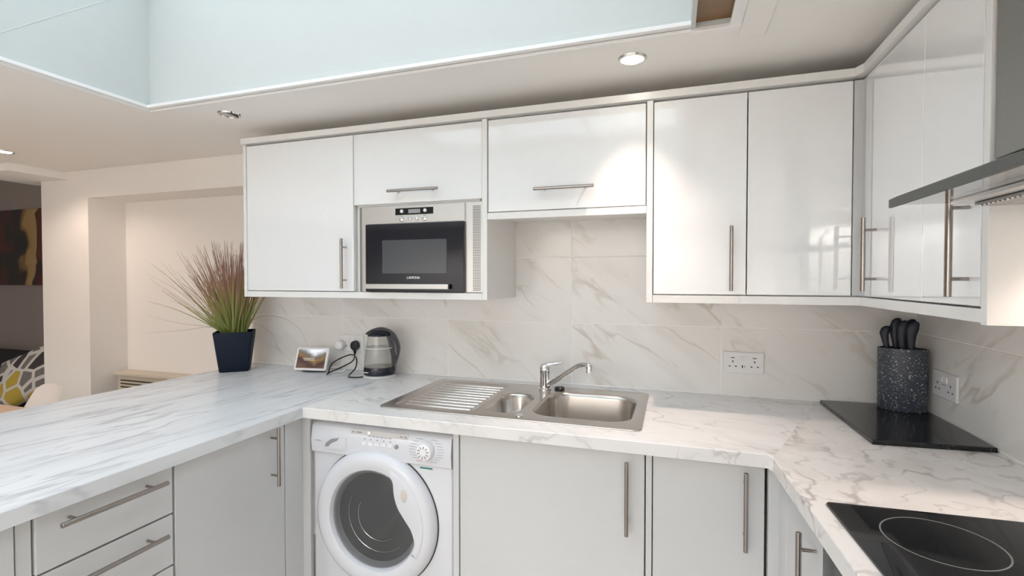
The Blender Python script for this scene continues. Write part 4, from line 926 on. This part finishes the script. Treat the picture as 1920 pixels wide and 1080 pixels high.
# moulded chair, facing the table (local -y)
XF.append(Matrix.Translation((-3.19, 1.42, 0)) @ Matrix.Rotation(math.radians(-12), 4, 'Z'))
ch = thing('dining_chair', 'white moulded shell dining chair seen over the peninsula', 'chair', (0, 0, 0))
bm = bmesh.new(); NU, NV = 18, 16
def shell(u, v, off):
    # u across -1..1, v 0 front of seat .. 1 top of back
    if v < 0.5:
        k = v / 0.5; y = -0.22 + 0.40 * k; z = 0.455 - 0.03 * math.sin(PI * k) + 0.02 * (1 - k); w = 0.20 + 0.035 * k
    else:
        k = (v - 0.5) / 0.5; y = 0.18 + 0.115 * k ** 0.8; z = 0.455 + 0.02 * (k > 0) * 0 + 0.365 * k ** 1.1; w = (0.235 - 0.012 * k) * (1 - max(0, k - 0.55) ** 2 * 1.15)
    x = u * w; curl = u * u * (0.055 if v < 0.5 else 0.065 * (1 - 0.4 * ((v - 0.5) / 0.5)))
    if v < 0.5: z += curl
    else: y -= curl; z -= 0.045 * (u ** 4) * ((v - 0.5) / 0.5)
    return Vector((x, y + off, z - off * 0.3))
for off in (0.0, 0.006):
    g = [[bm.verts.new(shell(-1 + 2 * i / NU, j / NV, off)) for i in range(NU + 1)] for j in range(NV + 1)]
    for j in range(NV):
        for i in range(NU): bm.faces.new((g[j][i], g[j][i + 1], g[j + 1][i + 1], g[j + 1][i]))
    if off == 0.0: g0 = g
def border(g): return g[0] + [r[-1] for r in g[1:]] + g[-1][-2::-1] + [r[0] for r in g[-2:0:-1]]
ba, bb = border(g0), border(g)
for i in range(len(ba)): bm.faces.new((ba[i], ba[(i + 1) % len(ba)], bb[(i + 1) % len(bb)], bb[i]))
obj('shell', bm, 'chair_shell', ch, angle=70)
for sx in (-1, 1):
    for sy in (-1, 1): bm = bmesh.new(); add_tube(bm, [(sx * 0.22, sy * 0.21, 0.0), (sx * 0.13, sy * 0.11, 0.425)], [0.011, 0.016], 10); obj('leg', bm, 'leg_wood', ch)
XF.pop()
# lounge beyond the opening
sf = thing('sofa', 'dark sofa in the dim lounge beyond the wall opening', 'sofa', (-5.9, 2.55, 0))
for nm, dm in (('seat', (-6.9, -4.60, 2.10, 2.75, 0.10, 0.31)), ('backrest', (-6.9, -4.60, 2.74, 2.97, 0.10, 0.71)), ('armrest', (-4.60, -4.42, 2.10, 2.97, 0.10, 0.44))):
    box(nm, dm, 'sofa_dark', sf, bev=0.04, seg=4)
for x in (-6.8, -4.51):
    for y in (2.16, 2.9): lathe('foot', [(0.02, 0.0), (0.025, 0.105)], (x, y, 0), 'leg_wood', sf, 12)
def cushion(c, w, h, rz, rx, ry, label):
    bm = bmesh.new(); n = 14
    g = {}
    for s in (-1, 1):
        for i in range(n + 1):
            for j in range(n + 1):
                u = -1 + 2 * i / n; v = -1 + 2 * j / n
                e = max(0, (1 - u ** 4) * (1 - v ** 4)) ** 0.5; pin = 1 - 0.06 * (1 - abs(u * v)) 
                if e == 0 and s > 0: g[(s, i, j)] = g[(-1, i, j)]; continue
                g[(s, i, j)] = bm.verts.new((u * w / 2 * pin, s * 0.065 * e, v * h / 2 * pin))
        for i in range(n):
            for j in range(n):
                q = [g[(s, i, j)], g[(s, i + 1, j)], g[(s, i + 1, j + 1)], g[(s, i, j + 1)]]
                if len(set(q)) == 4:
                    try: bm.faces.new(q if s < 0 else q[::-1])
                    except ValueError: pass
    me = finish(bm, 'cushion', True, 80); me.materials.append(MATS['cushion_print'])
    o = bpy.data.objects.new('cushion', me); COL.objects.link(o); o.location = c; o.rotation_euler = (rx, ry, rz); WORLD[o.name] = Vector(c)
    return tag(o, label, 'cushion')
cushion((-4.98, 2.52, 0.585), 0.48, 0.48, 0.35, -0.50, -0.40, 'geometric print cushion in grey, white and mustard on the sofa')
pt = thing('painting', 'large abstract canvas in black, ochre and red on the lounge wall', 'painting', (-6.3, 2.98, 1.3))
box('canvas', (-7.0, -5.45, 2.965, 2.999, 1.325, 2.045), 'painting_canvas', pt, bev=0.002)
